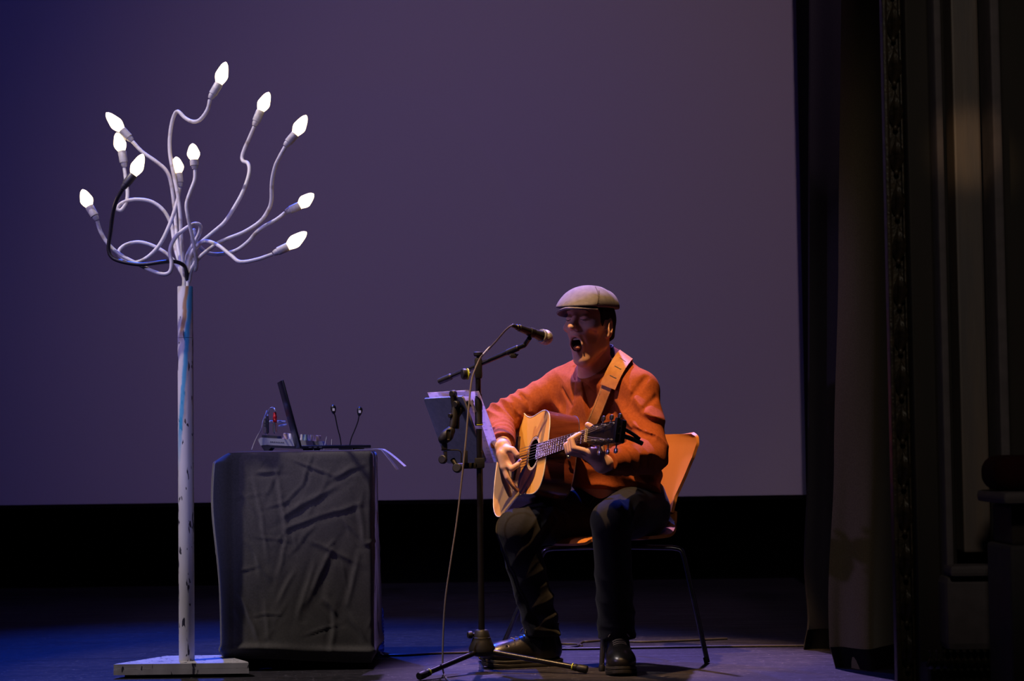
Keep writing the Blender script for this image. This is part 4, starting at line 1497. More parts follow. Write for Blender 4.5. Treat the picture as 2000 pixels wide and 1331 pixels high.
# bridge
bo = [(-0.636, 0.0), (-0.637, 0.045), (-0.641, 0.062), (-0.642, 0.078), (-0.660, 0.078), (-0.665, 0.062), (-0.670, 0.045), (-0.675, 0.0), (-0.670, -0.045), (-0.665, -0.062), (-0.660, -0.078), (-0.642, -0.078), (-0.641, -0.062), (-0.637, -0.045)]
bo = [(s_ - 0.004, t_) for s_, t_ in bo]
bg = obj('bridge', MB().prism(bo, G(0, 0, 0), ga, gw, gn, 0.0, 0.008), M_rose, guitar, False)
obj('saddle', MB().prism([(-0.647, -0.036), (-0.650, -0.036), (-0.650, 0.036), (-0.647, 0.036)], G(0, 0, 0), ga, gw, gn, 0.0075, 0.0115), M_bone, bg, False)
for k in range(6):
    obj('bridge_pin', MB().lathe([(0.0028, 0), (0.0034, 0.002), (0.0018, 0.004)], G(-0.664, -0.027 + 0.0108 * k, 0.0075), gn, 8), M_bone, bg)
# neck, fretboard, frets
rows = []
for i in range(15):
    s_ = -0.001 - 0.372 * i / 14
    wd = 0.0215 + 0.0065 * (-s_) / 0.37
    dp = 0.0165 + 0.004 * (-s_) / 0.37 + (0.075 * max(0, (-s_ - 0.315) / 0.057) ** 1.6)
    rows.append([G(s_, -wd * math.cos(PI * k / 12), 0.001 - dp * math.sin(PI * k / 12) ** 0.8) for k in range(13)])
nk = MB().grid(rows)
nk.add([p for p in rows[0]], [tuple(range(13))])
obj('neck', nk, M_neck, guitar, True, 50)
fb = obj('fretboard', MB().prism([(0, -0.0215), (0, 0.0215), (-0.437, 0.0282), (-0.437, -0.0282)], G(0, 0, 0), ga, gw, gn, 0.001, 0.0075), M_rose, guitar, False)
for k in range(1, 21):
    s_ = -0.648 * (1 - 2 ** (-k / 12))
    wd = 0.0213 + 0.0067 * (-s_) / 0.437
    obj('fret', MB().tube([G(s_, -wd, 0.0076), G(s_, wd, 0.0076)], 0.0007, 6), M_fret, fb)
for k in (3, 5, 7, 9, 12):
    s_ = -0.648 * (1 - 2 ** (-(k - 0.5) / 12))
    obj('position_dot', MB().lathe([(0.003, 0), (0.003, 0.0004)], G(s_, 0, 0.0075), gn, 10), M_bone, fb, False)
obj('nut', MB().prism([(-0.001, -0.0218), (0.0055, -0.0218), (0.0055, 0.0218), (-0.001, 0.0218)], G(0, 0, 0), ga, gw, gn, 0.001, 0.0110), M_bone, guitar, False)
# headstock, tilted back
ha = nrm(ga * math.cos(0.22) - gn * math.sin(0.22))
hn_ = np.cross(ha, gw) * -1
hn_ = nrm(np.cross(gw, ha) * -1) if (np.cross(gw, ha) @ gn) < 0 else nrm(np.cross(gw, ha))
HO = G(0.0045, 0, 0.004)
HS = lambda s_, t_, u: HO + ha * s_ + gw * t_ + hn_ * u
ho = [(0, -0.0215), (0.022, -0.031), (0.03, -0.0335), (0.185, -0.0375), (0.190, -0.034), (0.190, 0.034), (0.185, 0.0375), (0.03, 0.0335), (0.022, 0.031), (0, 0.0215)]
hd = obj('headstock', MB().prism(ho, HO, ha, gw, hn_, -0.015, 0.0), M_head, guitar, False)
tsp = []
for side in (1, -1):
    for k in range(3):
        s_ = 0.050 + 0.045 * k
        tt = side * (0.0225 + 0.002 * k)
        tm = obj('tuning_machine', MB().lathe([(0.0058, 0), (0.0058, 0.002), (0.0032, 0.0025), (0.0028, 0.013), (0.0034, 0.014), (0.002, 0.015)], HS(s_, tt, 0.0), hn_, 12).box(
            HS(s_, side * 0.026, -0.021), (0.016, 0.018, 0.011), np.stack([ha, gw, hn_], 1), bev=0.002).tube([HS(s_, side * 0.03, -0.021), HS(s_, side * 0.050, -0.021)], 0.0024, 8), M_metal, guitar, True, 30)
        c = HS(s_, side * 0.056, -0.021)
        R_ = np.stack([ha, gw, hn_], 1)
        bmk = MB().lathe([(0.003, -0.009), (0.0085, -0.0065), (0.0100, 0.0), (0.0085, 0.0065), (0.003, 0.009)], c, gw, 14)
        vv = np.array(bmk.v)
        vv = c + ((vv - c) @ R_ * np.array([1.0, 1.0, 0.55])) @ R_.T
        bmk.v = [tuple(q) for q in vv]
        obj('tuner_button', bmk, M_gn if side > 0 else mat('chrome_button', (0.55, 0.53, 0.56), 0.2, metal=0.85), tm)
        tsp.append((s_, tt))
# bass strings go to the upper row, treble to the lower
order = [(-1, 2, 0), (-1, 1, 1), (-1, 0, 2), (1, 0, 3), (1, 1, 4), (1, 2, 5)]
for i in range(6):
    tb = -0.027 + 0.0108 * i
    tn = -0.0175 + 0.0070 * i
    if i >= 3:
        s_, tt = tsp[[2, 1, 0][5 - i]] if False else tsp[{5: 0, 4: 1, 3: 2}[i]]
    else:
        s_, tt = tsp[3 + {0: 0, 1: 1, 2: 2}[i]]
    pts = [G(-0.664, tb, 0.009), G(-0.650, tb, 0.0118), G(0.001, tn, 0.0112), HS(s_, tt, 0.009)]
    obj('string', MB().tube(pts, [0.00055 + 0.00010 * i] * 4, 6), M_string, guitar)
obj('strap_button', MB().lathe([(0.004, 0), (0.004, 0.008), (0.008, 0.010), (0.006, 0.014)], G(-0.355, -0.010, -0.075), nrm(ga - gw * 0.6), 12), M_metal, guitar)

# capo parked on the headstock end
cap_t = thing('capo', 'black clamp-on capo parked on the end of the headstock', 'capo', tuple(HS(0.172, 0, 0)))
obj('jaw_bar', MB().box(HS(0.172, 0.002, 0.008), (0.014, 0.080, 0.013), np.stack([ha, gw, hn_], 1), bev=0.004), M_gn, cap_t, True, 30)
obj('handle', MB().tube(cr([HS(0.172, -0.012, 0.012), HS(0.176, -0.012, -0.022), HS(0.184, -0.018, -0.060), HS(0.190, -0.024, -0.085)], 5), 0.0075, 10), M_gn, cap_t)
obj('lever', MB().tube(cr([HS(0.176, 0.012, 0.004), HS(0.180, 0.008, -0.020), HS(0.185, 0.0, -0.045), HS(0.190, -0.012, -0.072)], 5), 0.0060, 10), M_gn, cap_t)

# ================================================================== CHAIR
M_ply = mat('honey_plywood', (0.60, 0.23, 0.045), 0.4, col2=(0.52, 0.185, 0.035), scale=8, stretch=(1, 1, 0.25), coat=0.2, detail=5)
M_plyedge = mat('plywood_edge', (0.10, 0.045, 0.02), 0.6)
M_chrome = mat('dark_chrome_tube', (0.16, 0.16, 0.19), 0.22, metal=0.9)
chF = nrm((-0.80, -0.60, 0))
chL = np.array([-chF[1], chF[0], 0])
chC = np.array([0.335, 7.175, 0.0])
C_ = lambda f, l, z: chC + chF * f + chL * l + np.array([0, 0, z])
chair = thing('stacking_chair', 'honey plywood chair with a flared back and thin metal legs', 'chair', (chC[0], chC[1], 0))


def shell(path, wid, dish, nu=24, corner=0.0):
    rows = []
    for (f_, z_), w_, d_ in zip(path, wid, dish):
        rows.append([C_(f_ + d_ * (abs(2 * k / nu - 1) ** 2), w_ * (2 * k / nu - 1), z_ + (0.008 * (abs(2 * k / nu - 1) ** 2) if z_ < 0.46 else 0)) for k in range(nu + 1)])
    return rows


pth = cr([(0.225, 0.418, 0), (0.205, 0.432, 0), (0.12, 0.437, 0), (0.0, 0.430, 0), (-0.10, 0.433, 0), (-0.165, 0.447, 0), (-0.205, 0.480, 0), (-0.222, 0.525, 0)], 4)
ws = np.interp(np.linspace(0, 7, len(pth)), range(8), [0.150, 0.178, 0.205, 0.215, 0.205, 0.165, 0.125, 0.112])
obj('seat', MB().grid(shell([(p[0], p[1]) for p in pth], ws, [0] * len(pth)), 0.011), M_ply, chair, True, 45)
zt = P(1340, 848, 7.2)[2]
pth = cr([(-0.222, 0.525, 0), (-0.232, 0.58, 0), (-0.245, 0.65, 0), (-0.258, 0.72, 0), (-0.268, zt - 0.035, 0), (-0.272, zt - 0.012, 0), (-0.274, zt, 0)], 4)
ws = np.interp(np.linspace(0, 6, len(pth)), range(7), [0.112, 0.122, 0.158, 0.190, 0.203, 0.196, 0.170])
obj('backrest', MB().grid(shell([(p[0], p[1]) for p in pth], ws, [0.030] * len(pth)), -0.011), M_ply, chair, True, 45)
feet = [(floor_pt(1175, 1309), (0.10, 0.11)), (floor_pt(1381, 1293), (-0.12, 0.11)), (floor_pt(973, 1285), (0.10, -0.11)), (C_(-0.22, -0.25, 0), (-0.12, -0.11))]
for fp, (f_, l_) in feet:
    top = C_(f_ * 0.25, l_ * 0.25, 0.405)
    kn = C_(f_ * 1.55, l_ * 1.60, 0.400)
    ft = np.array([fp[0], fp[1], 0.010])
    d0 = nrm(ft - kn)
    lg = obj('leg', MB().tube([top, kn + (top - kn) * 0.25] + cr([kn + (top - kn) * 0.16, kn + d0 * 0.008 + (top - kn) * 0.03, kn + d0 * 0.04], 4) + [ft], 0.0088, 12), M_chrome, chair)
    obj('foot_cap', MB().lathe([(0.0098, 0), (0.0105, 0.004), (0.0105, 0.018), (0.0095, 0.020)], ft - d0 * -0.0 - np.array([0, 0, 0.009]) * 1, -d0, 12), M_rub, lg, True, 30)
obj('seat_plate', MB().lathe([(0.06, 0), (0.065, 0.003), (0.065, 0.014), (0.05, 0.017)], C_(0, 0, 0.400), (0, 0, 1), 20), M_rub, chair, True, 30)

# ================================================================== THE SINGER
tF = nrm((-0.766, -0.643, 0))
tL = np.array([-tF[1], tF[0], 0])
PEL = np.array([0.385, 7.20, 0.535])
NB = P(1163, 712, 7.085)
tU = nrm(NB - PEL)
tF2 = nrm(tF - tU * (tF @ tU))
tL2 = np.cross(tU, tF2)
TR = np.stack([tL2, tF2, tU], 1)
TP = lambda l, f, u: PEL + tL2 * l + tF2 * f + tU * u
SPL = np.linalg.norm(NB - PEL)
LSH, RSH = P(1246, 766, 6.965), P(1101, 757, 7.235)
REL, RWR = P(977, 820, 7.19), P(983, 874, 6.985)
LEL = P(1268, 890, 6.80)
LWR = G(-0.035, -0.075, -0.075)
hipL, hipR = PEL + tL * 0.09, PEL - tL * 0.09
KL, KR = P(1193, 1018, 6.73), P(1008, 1034, 6.97)
footL = nrm((0.03, -1, 0))
footR = nrm((-0.95, -0.22, 0))
TIPL, TIPR = floor_pt(1217, 1320), floor_pt(940, 1303)
AL, AR = TIPL - footL * 0.232, TIPR - footR * 0.222
AL[2] = AR[2] = 0.11

# ---- head frame
HC = P(1152, 641, 7.02)
psi, pit = math.radians(36), math.radians(3)
hf = np.array([-math.sin(psi) * math.cos(pit), -math.cos(psi) * math.cos(pit), math.sin(pit)])
hl = np.array([math.cos(psi), -math.sin(psi), 0.0])
hu = np.cross(hf, hl)
HR = np.stack([hf, hl, hu], 1)
hp = lambda f, l, u: HC + HR @ np.array([f, l, u])
hell = lambda c, r, R2=None: ell(hp(*c), r, HR if R2 is None else HR @ R2)


def rotm(axis, deg):
    return np.array(Matrix.Rotation(math.radians(deg), 3, Vector(axis)))


DU = 0.016          # the face sits a little high on the skull
fp = lambda f, l, u: hp(f, l, u + DU)
fell = lambda c, r, R2=None: hell((c[0], c[1], c[2] + DU), r, R2)
MU = -0.080         # mouth height (before DU)
head = [
    ('add', 0.0, hell((-0.012, 0, 0.032), (0.096, 0.075, 0.088))),
    ('add', 0.03, hell((0.034, 0, -0.010), (0.058, 0.055, 0.080))),
    ('add', 0.03, hell((0.014, 0, -0.066), (0.062, 0.045, 0.048))),
]
for s in (-1, 1):
    head += [('add', 0.022, cone(hp(-0.010, s * 0.050, -0.055), hp(0.046, s * 0.015, -0.112), 0.014, 0.016)),
             ('add', 0.02, cone(hp(-0.012, s * 0.056, -0.020), hp(-0.010, s * 0.051, -0.060), 0.015, 0.015)),
             ('add', 0.020, fell((0.055, s * 0.046, -0.020), (0.024, 0.022, 0.017)))]
head += [
    ('add', 0.02, hell((0.038, 0, -0.119), (0.023, 0.022, 0.018))),                    # chin
    ('add', 0.016, cone(fp(0.080, -0.030, 0.034), fp(0.080, 0.030, 0.034), 0.010, 0.010)),   # brow
    ('add', 0.010, cone(fp(0.085, -0.012, 0.037), fp(0.085, 0.012, 0.037), 0.010, 0.010)),
    ('sub', 0.016, fell((0.098, 0.032, 0.014), (0.018, 0.018, 0.013))),
    ('sub', 0.016, fell((0.098, -0.032, 0.014), (0.018, 0.018, 0.013))),
    ('add', 0.006, fell((0.0750, 0.031, 0.0115), (0.0135, 0.0155, 0.0120))),            # closed lids
    ('add', 0.006, fell((0.0750, -0.031, 0.0115), (0.0135, 0.0155, 0.0120))),
    ('add', 0.012, cone(fp(0.086, 0, 0.026), fp(0.107, 0, -0.016), 0.0080, 0.0105)),     # nose
    ('add', 0.006, sph(fp(0.1145, 0, -0.022), 0.0122)),
    ('add', 0.007, sph(fp(0.097, 0.0125, -0.026), 0.0085)),
    ('add', 0.007, sph(fp(0.097, -0.0125, -0.026), 0.0085)),
    ('sub', 0.004, fell((0.102, 0.007, -0.035), (0.006, 0.0035, 0.004))),
    ('sub', 0.004, fell((0.102, -0.007, -0.035), (0.006, 0.0035, 0.004))),
    ('add', 0.014, fell((0.083, 0, -0.050), (0.018, 0.025, 0.013))),                    # upper lip mound
    ('add', 0.012, fell((0.055, 0, -0.111), (0.016, 0.022, 0.012))),                    # lower lip mound
    ('sub', 0.006, fell((0.090, 0, MU), (0.052, 0.0230, 0.0265))),                      # open mouth
]
# lips around the open mouth
lp = [(0.0945 - 0.012 * abs(math.sin(a_)) - 0.023 * max(0, -math.cos(a_)), 0.0245 * math.sin(a_), MU + 0.0275 * math.cos(a_)) for a_ in [2 * PI * k / 16 for k in range(17)]]
head += [('add', 0.005, chain([fp(*q) for q in lp], [0.0040] * 17))]
for s in (-1, 1):
    # nasolabial crease, lid slit, hollow cheek
    head += [('sub', 0.008, chain([fp(0.099, s * 0.020, -0.026), fp(0.093, s * 0.028, -0.046), fp(0.082, s * 0.034, -0.072), fp(0.070, s * 0.034, -0.100)], [0.0022, 0.0030, 0.0030, 0.002])),
             ('sub', 0.004, chain([fp(0.0895, s * 0.018, 0.0075), fp(0.0895, s * 0.031, 0.0030), fp(0.081, s * 0.046, 0.0075)], [0.0014, 0.0020, 0.0012])),
             ('sub', 0.004, chain([fp(0.092, s * 0.018, 0.022), fp(0.091, s * 0.031, 0.0245), fp(0.082, s * 0.046, 0.0195)], [0.0012, 0.0016, 0.0010])),
             ('sub', 0.012, fell((0.068, s * 0.054, -0.055), (0.03, 0.011, 0.022)))]
    RE = rotm((0, 0, 1), s * 22) @ rotm((0, 1, 0), -12)
    head += [('add', 0.006, hell((-0.010, s * 0.0785, -0.002), (0.021, 0.0085, 0.034), RE)),
             ('sub', 0.004, hell((-0.004, s * 0.0865, 0.002), (0.011, 0.0065, 0.020), RE)),
             ('add', 0.003, hell((0.006, s * 0.0750, -0.006), (0.004, 0.006, 0.008), RE)),
             ('add', 0.005, sph(hp(0.000, s * 0.0760, -0.031), 0.0085))]
neck = [('add', 0.030, cone(hp(-0.030, 0, -0.055), NB - tU * 0.03, 0.052, 0.060)),
        ('add', 0.02, cone(hp(0.012, 0, -0.100), NB + tF2 * 0.035 - tU * 0.01, 0.034, 0.040)),
        ('add', 0.012, cone(hp(0.030, 0.012, -0.118), NB + tF2 * 0.05 + tL2 * 0.015, 0.011, 0.012))]

# ---- hands -----------------------------------------------------------
hands = []
fs_ = [-0.012, -0.036, -0.060, -0.080]       # along the neck, index nearest the nut
mcp = []
for i, s_ in enumerate(fs_):
    m0 = G(s_ + 0.006, -0.050, -0.012 - 0.002 * i)
    pip = G(s_ - 0.006, -0.050 + 0.006 * (i == 0), 0.036 - 0.003 * i)
    dip = G(s_ - 0.012, -0.026 + (0.010 if i < 2 else 0.0), 0.045 - 0.003 * i)
    tp = G(s_ - 0.014, -0.004 + (0.010 if i < 2 else -0.004), 0.0185)
    hands.append(('add', 0.005, chain([m0, pip, dip, tp], [0.0108, 0.0095, 0.0086, 0.0078])))
    mcp.append(m0)
# left palm below the neck, thumb over the top
hands += [('add', 0.014, chain([LWR, (mcp[1] + mcp[2]) / 2 + gn * -0.006], [0.026, 0.019])),
          ('add', 0.012, chain([mcp[0] - gn * 0.012, mcp[3] - gn * 0.010], [0.015, 0.013])),
          ('add', 0.014, chain([LWR, mcp[0] - gn * 0.015], [0.024, 0.015])),
          ('add', 0.010, chain([LWR + gn * 0.0, G(-0.012, -0.040, -0.052), G(-0.008, 0.004, -0.046), G(-0.014, 0.030, -0.022), G(-0.022, 0.040, -0.004)], [0.020, 0.017, 0.012, 0.0105, 0.0095]))]
# right hand hangs over the strings
YH = 6.965


def RP(px, py, dy=0.0):
    return P(px, py, YH + dy)


hands += [('add', 0.012, chain([RWR, RP(985, 890, 0.0), RP(990, 905, 0.0)], [0.026, 0.024, 0.021])),
          ('add', 0.014, chain([RP(979, 888, -0.01), RP(984, 912, -0.012)], [0.017, 0.016])),
          ('add', 0.012, chain([RP(990, 880, 0.0), RP(996, 902, 0.004)], [0.018, 0.016])),
          ('add', 0.007, chain([RP(990, 878, -0.012), RP(1001, 879, -0.028), RP(1010, 889, -0.034)], [0.0145, 0.0115, 0.0095])),                       # thumb
          ('add', 0.006, chain([RP(988, 905, -0.012), RP(1000, 916, -0.030), RP(1011, 908, -0.030), RP(1016, 901, -0.022)], [0.0130, 0.0105, 0.0090, 0.0080])),  # index
          ('add', 0.006, chain([RP(984, 912, -0.012), RP(991, 933, -0.018), RP(1003, 950, -0.012), RP(1010, 958, -0.004)], [0.0125, 0.0102, 0.0090, 0.0080])),   # middle
          ('add', 0.006, chain([RP(981, 912, -0.002), RP(985, 940, 0.006), RP(992, 958, 0.012), RP(996, 968, 0.016)], [0.0120, 0.0098, 0.0088, 0.0078])),        # ring
          ('add', 0.006, chain([RP(980, 908, 0.012), RP(983, 932, 0.024), RP(990, 948, 0.032), RP(994, 956, 0.034)], [0.0105, 0.0088, 0.0080, 0.0070]))]        # little

torso_b = [('add', 0.05, ell(TP(0, 0.0, 0.33), (0.165, 0.105, 0.19), TR)), ('add', 0.05, ell(TP(0, 0.01, 0.14), (0.155, 0.118, 0.19), TR)),
           ('add', 0.04, cone(NB - tU * 0.07, LSH, 0.05, 0.05)), ('add', 0.04, cone(NB - tU * 0.07, RSH, 0.05, 0.05))]
arms_b = [('add', 0.02, chain([LSH, LEL, LWR], [0.048, 0.040, 0.026])), ('add', 0.02, chain([RSH, REL, RWR], [0.048, 0.040, 0.027]))]
legs_b = [('add', 0.03, chain([hipL, KL, AL], [0.078, 0.052, 0.030])), ('add', 0.03, chain([hipR, KR, AR], [0.078, 0.052, 0.030]))]
legs_b += [('add', 0.02, chain([AL - np.array([0, 0, 0.03]), AL + footL * 0.11 - np.array([0, 0, 0.066])], [0.026, 0.018])),
           ('add', 0.02, chain([AR - np.array([0, 0, 0.03]), AR + footR * 0.11 - np.array([0, 0, 0.066])], [0.026, 0.018]))]

M_skin = mat('skin', (0.66, 0.40, 0.30), 0.5, col2=(0.57, 0.315, 0.225), scale=28, detail=4, bump=0.12, bscale=260, bdist=0.001, sss=0.25)
body_ops = torso_b + legs_b + neck + arms_b + head + hands
person = sdf_obj('person', body_ops, (-0.16, 6.46, 0.0), (0.66, 7.42, 1.36), 0.003, M_skin, None, (PEL[0], PEL[1], 0))
tag(person, 'seated singer in flat cap and rust sweater, mouth open, playing guitar', 'person')

# ---- mouth, brows, hair
M_mouth = mat('mouth_inside', (0.10, 0.015, 0.015), 0.5)
rows = []
for i in range(9):
    th = PI / 2 * i / 8
    rows.append([fp(0.0830 - 0.036 * math.sin(th), 0.0212 * math.cos(th) * math.sin(2 * PI * k / 20), MU + 0.0245 * math.cos(th) * math.cos(2 * PI * k / 20)) for k in range(21)])
obj('mouth_cavity', MB().grid(rows), M_mouth, person, True, 80)['label'] = 'dark red inside of the open mouth'
tc_ = fp(0.070, 0, MU - 0.0125)
sdf_obj('tongue', [('add', 0, fell((0.070, 0, MU - 0.0125), (0.020, 0.015, 0.010)))], tc_ - 0.035, tc_ + 0.035, 0.002, mat('tongue', (0.40, 0.16, 0.15), 0.4), person)
tm_ = MB()
for k in range(7):
    a_ = (k - 3) * 0.30
    tm_.box(fp(0.0775 + 0.006 * math.cos(a_), 0.0155 * math.sin(a_), MU + 0.0185), (0.003, 0.0042, 0.007), HR, bev=0.001)
obj('upper_teeth', tm_, mat('teeth', (0.6, 0.55, 0.45), 0.3), person, True, 40)
M_hair = mat('dark_cropped_hair', (0.022, 0.014, 0.011), 0.8, col2=(0.010, 0.007, 0.006), scale=200, bump=0.8, bscale=400, bdist=0.002)
for s in (-1, 1):
    obj('eyebrow', MB().tube([fp(0.0920, s * 0.012, 0.035), fp(0.0925, s * 0.024, 0.0400), fp(0.085, s * 0.039, 0.0375), fp(0.073, s * 0.049, 0.030)], [0.0015, 0.0024, 0.0024, 0.001], 8),
        mat('brow_hair', (0.12, 0.07, 0.05), 0.8), person)
for s in (-1, 1):
    obj('eyelashes', MB().tube([fp(0.0895, s * 0.019, 0.0062), fp(0.0900, s * 0.031, 0.0016), fp(0.0815, s * 0.045, 0.0062)], [0.0007, 0.0013, 0.0007], 6), M_hair, person)
hair = [('add', 0.0, hell((-0.014, 0, 0.032), (0.0985, 0.0775, 0.091))), ('add', 0.03, cone(hp(-0.048, -0.015, -0.035), hp(-0.048, 0.015, -0.035), 0.044, 0.044)),
        ('int', 0.004, half(hp(0.030, 0, 0.02), hf - hu * 0.25)), ('int', 0.004, half(hp(-0.03, 0, -0.052), -hu - hf * 0.5)), ('int', 0, half(hp(0, 0, 0.10), hu))]
for s in (-1, 1):
    hair.append(('sub', 0.006, hell((0.004, s * 0.080, -0.014), (0.034, 0.034, 0.038))))
    hair.append(('add', 0.004, hell((0.026, s * 0.0695, 0.030), (0.010, 0.005, 0.030))))
sdf_obj('hair', hair, HC - 0.15, HC + 0.15, 0.0025, M_hair, person)

# ---- flat cap
M_cap = mat('grey_cotton_cap', (0.18, 0.172, 0.21), 0.85, col2=(0.14, 0.132, 0.165), scale=60, bump=0.35, bscale=500, bdist=0.001)
cap_ops = [('add', 0.0, hell((-0.012, 0, 0.076), (0.116, 0.087, 0.070))),
           ('add', 0.04, hell((0.050, 0, 0.078), (0.084, 0.078, 0.048), rotm((0, 1, 0), 14))),
           ('add', 0.02, hell((0.085, 0, 0.068), (0.060, 0.074, 0.026), rotm((0, 1, 0), 16))),
           ('int', 0.004, half(hp(0.0, 0, 0.068), -hu - hf * 0.05)),
           ('disp', 0, fold(hp(0.02, 0.05, 0.12), hl + hf * 0.6, 0.05, 0.0025, 0.07, 1.2)),
           ('disp', 0, fold(hp(-0.06, 0.03, 0.12), hf + hl * 0.3, 0.045, 0.003, 0.06, 1.0))]
cap_o = sdf_obj('flat_cap', cap_ops, HC + np.array([-0.2, -0.2, 0.0]), HC + np.array([0.2, 0.2, 0.19]), 0.0025, M_cap, person)
cap_o['label'] = 'grey cotton flat cap'
rows = []
for i in range(31):
    th = math.radians(-82 + 140 * i / 30)
    c_, s_ = math.cos(th), math.sin(th)
    ext = 0.052 * max(0.0, c_) ** 0.75 + 0.004
    row = []
    for k in range(8):
        t_ = k / 7
        f_ = 0.086 * c_ + ext * t_ * c_ * 1.0 + 0.006
        l_ = 0.072 * s_ + ext * t_ * s_ * 0.55
        u_ = 0.066 - 0.004 * t_ - 0.012 * t_ * t_ * c_ - 0.022 * t_ * max(0, -s_) ** 1.2 - 0.006 * t_ * max(0, s_)
        row.append(hp(f_, l_, u_))
    rows.append(row)
obj('cap_brim', MB().grid(rows, 0.0055), M_cap, cap_o, True, 50)


def hit(ops, px, py, y0, y1, off=0.003, n=300):
    """first point of an implicit surface along the view through a photo position"""
    Ys = np.linspace(y0, y1, n)
    pts = np.array([P(px, py, Y) for Y in Ys], np.float32)
    d = sdf_eval(ops, pts[:, None, :])[:, 0]
    ii = np.where(d < off)[0]
    return P(px, py, Ys[ii[0]]) if len(ii) else np.array([np.nan] * 3)


M_seam = mat('dark_seam_thread', (0.08, 0.065, 0.06), 0.8)
sm = [hit(cap_ops, x, y, 6.7, 7.1, 0.0008) for x, y in [(1163, 560.5), (1166, 567), (1168, 576), (1168, 586), (1166, 594)]]
obj('cap_seam', MB().tube(cr(sm, 5), 0.0014, 6), M_seam, cap_o)
st_ = MB()
for k in range(8):
    a_ = hit(cap_ops, 1167 + (2 if k < 4 else 1.4), 569 + 3.2 * k, 6.7, 7.1, 0.0006)
    st_.tube([a_ - np.array([0.004, 0, 0]), a_ + np.array([0.004, -0.0005, 0])], 0.0009, 5)
obj('cap_stitches', st_, M_seam, cap_o)

# ---- shirt under the sweater
M_shirt = mat('rust_under_layer', (0.24, 0.050, 0.016), 0.9, col2=(0.19, 0.038, 0.012), scale=60, spec=0.1)
shirt_ops = [('add', 0.05, ell(TP(0, 0.004, 0.28), (0.172, 0.114, 0.24), TR)), ('add', 0.05, cone(NB - tU * 0.06, LSH - tL * 0.05, 0.060, 0.05)), ('add', 0.05, cone(NB - tU * 0.06, RSH + tL * 0.05, 0.060, 0.05)),
             ('add', 0.02, cone(NB - tU * 0.05, NB + tU * 0.004, 0.068, 0.066)), ('int', 0.0, half(NB + tU * 0.004 + tF2 * 0.0, tU * 1.0 + tF2 * 0.55))]
sdf_obj('shirt', shirt_ops, PEL + np.array([-0.35, -0.35, 0.10]), PEL + np.array([0.30, 0.30, 0.58]), 0.004, M_shirt, person)['label'] = 'rust under-layer showing in the V neck'

# ---- sweater
M_sweat = mat('rust_knit_wool', (0.32, 0.076, 0.022), 0.85, col2=(0.25, 0.056, 0.016), scale=120, bump=0.45, bscale=420, bdist=0.0015, spec=0.15)
vtip = hit([('add', 0.05, ell(TP(0, 0.002, 0.33), (0.19, 0.13, 0.22), TR))], 1151, 842, 6.6, 7.3)
sw = [('add', 0.06, ell(TP(0, 0.0, 0.325), (0.188, 0.128, 0.205), TR)), ('add', 0.07, ell(TP(0, 0.008, 0.13), (0.176, 0.142, 0.20), TR)),
      ('add', 0.05, cone(NB - tU * 0.055, LSH, 0.060, 0.064)), ('add', 0.05, cone(NB - tU * 0.055, RSH, 0.060, 0.064)),
      ('add', 0.025, cone(NB - tU * 0.05, NB + tU * 0.002, 0.076, 0.070)),
      ('add', 0.03, cone(NB - tF2 * 0.035 + tU * 0.022 + tL2 * 0.02, LSH + tU * 0.005 - tF2 * 0.01, 0.048, 0.055)), ('add', 0.03, cone(NB - tF2 * 0.035 + tU * 0.03 - tL2 * 0.02, RSH, 0.048, 0.055))]
vdir = tF2 * 1.0
for s, ax_ in ((1, 1), (-1, -1)):
    pass
# V neck: wedge cut in front, round opening on top
va, vb = NB + tL2 * 0.060 + tU * 0.03, NB - tL2 * 0.060 + tU * 0.03


def vcut(p):
    q = (p - vtip.astype(np.float32)) @ TR.astype(np.float32)      # l, f, u
    wdt = np.clip(q[..., 2], 0, None) * 0.27
    d = np.abs(q[..., 0]) - wdt
    d = np.maximum(d * 0.93, -(q[..., 1] + 0.05))
    return np.maximum(d, -q[..., 2])


sw += [('sub', 0.004, vcut), ('int', 0.004, half(NB + tU * 0.004, tU * 1.0 + tF2 * 0.50))]
hemc = (TP(0, 0.14, 0)[0:2], TP(0, -0.13, 0)[0:2])
hem_f = hit([('add', 0.07, ell(TP(0, 0.008, 0.13), (0.176, 0.142, 0.20), TR))], 1195, 952, 6.6, 7.3)
hem_b = np.array([PEL[0] - tF[0] * 0.15, PEL[1] - tF[1] * 0.15, 0.530])
hv = nrm(hem_f - hem_b)
hn2 = np.cross(hv, tL)
if hn2[2] > 0:
    hn2 = -hn2
sw += [('int', 0.012, half(hem_f, hn2))]
RCU = RWR + (REL - RWR) * 0.13
LCU = LWR + (LEL - LWR) * 0.09
rd_, ld_ = nrm(RWR - REL), nrm(LWR - LEL)
slv_r = [('add', 0.0, chain([RSH, RSH + (REL - RSH) * 0.5, REL], [0.068, 0.062, 0.056])), ('add', 0.015, chain([REL, RCU, RWR + rd_ * 0.03], [0.055, 0.041, 0.039])),
         ('int', 0.004, half(RCU, rd_))]
slv_l = [('add', 0.0, chain([LSH, LSH + (LEL - LSH) * 0.5, LEL], [0.068, 0.064, 0.060])), ('add', 0.02, chain([LEL, LEL + (LWR - LEL) * 0.4, LCU, LWR], [0.058, 0.052, 0.041, 0.039])),
         ('int', 0.004, half(LCU, ld_))]


def group_fn(ops):
    return lambda p: sdf_eval(ops, p if p.ndim > 2 else p[:, None, :])[..., :] if p.ndim > 2 else sdf_eval(ops, p[:, None, :])[:, 0]


sw += [('add', 0.030, group_fn(slv_r)), ('add', 0.030, group_fn(slv_l))]
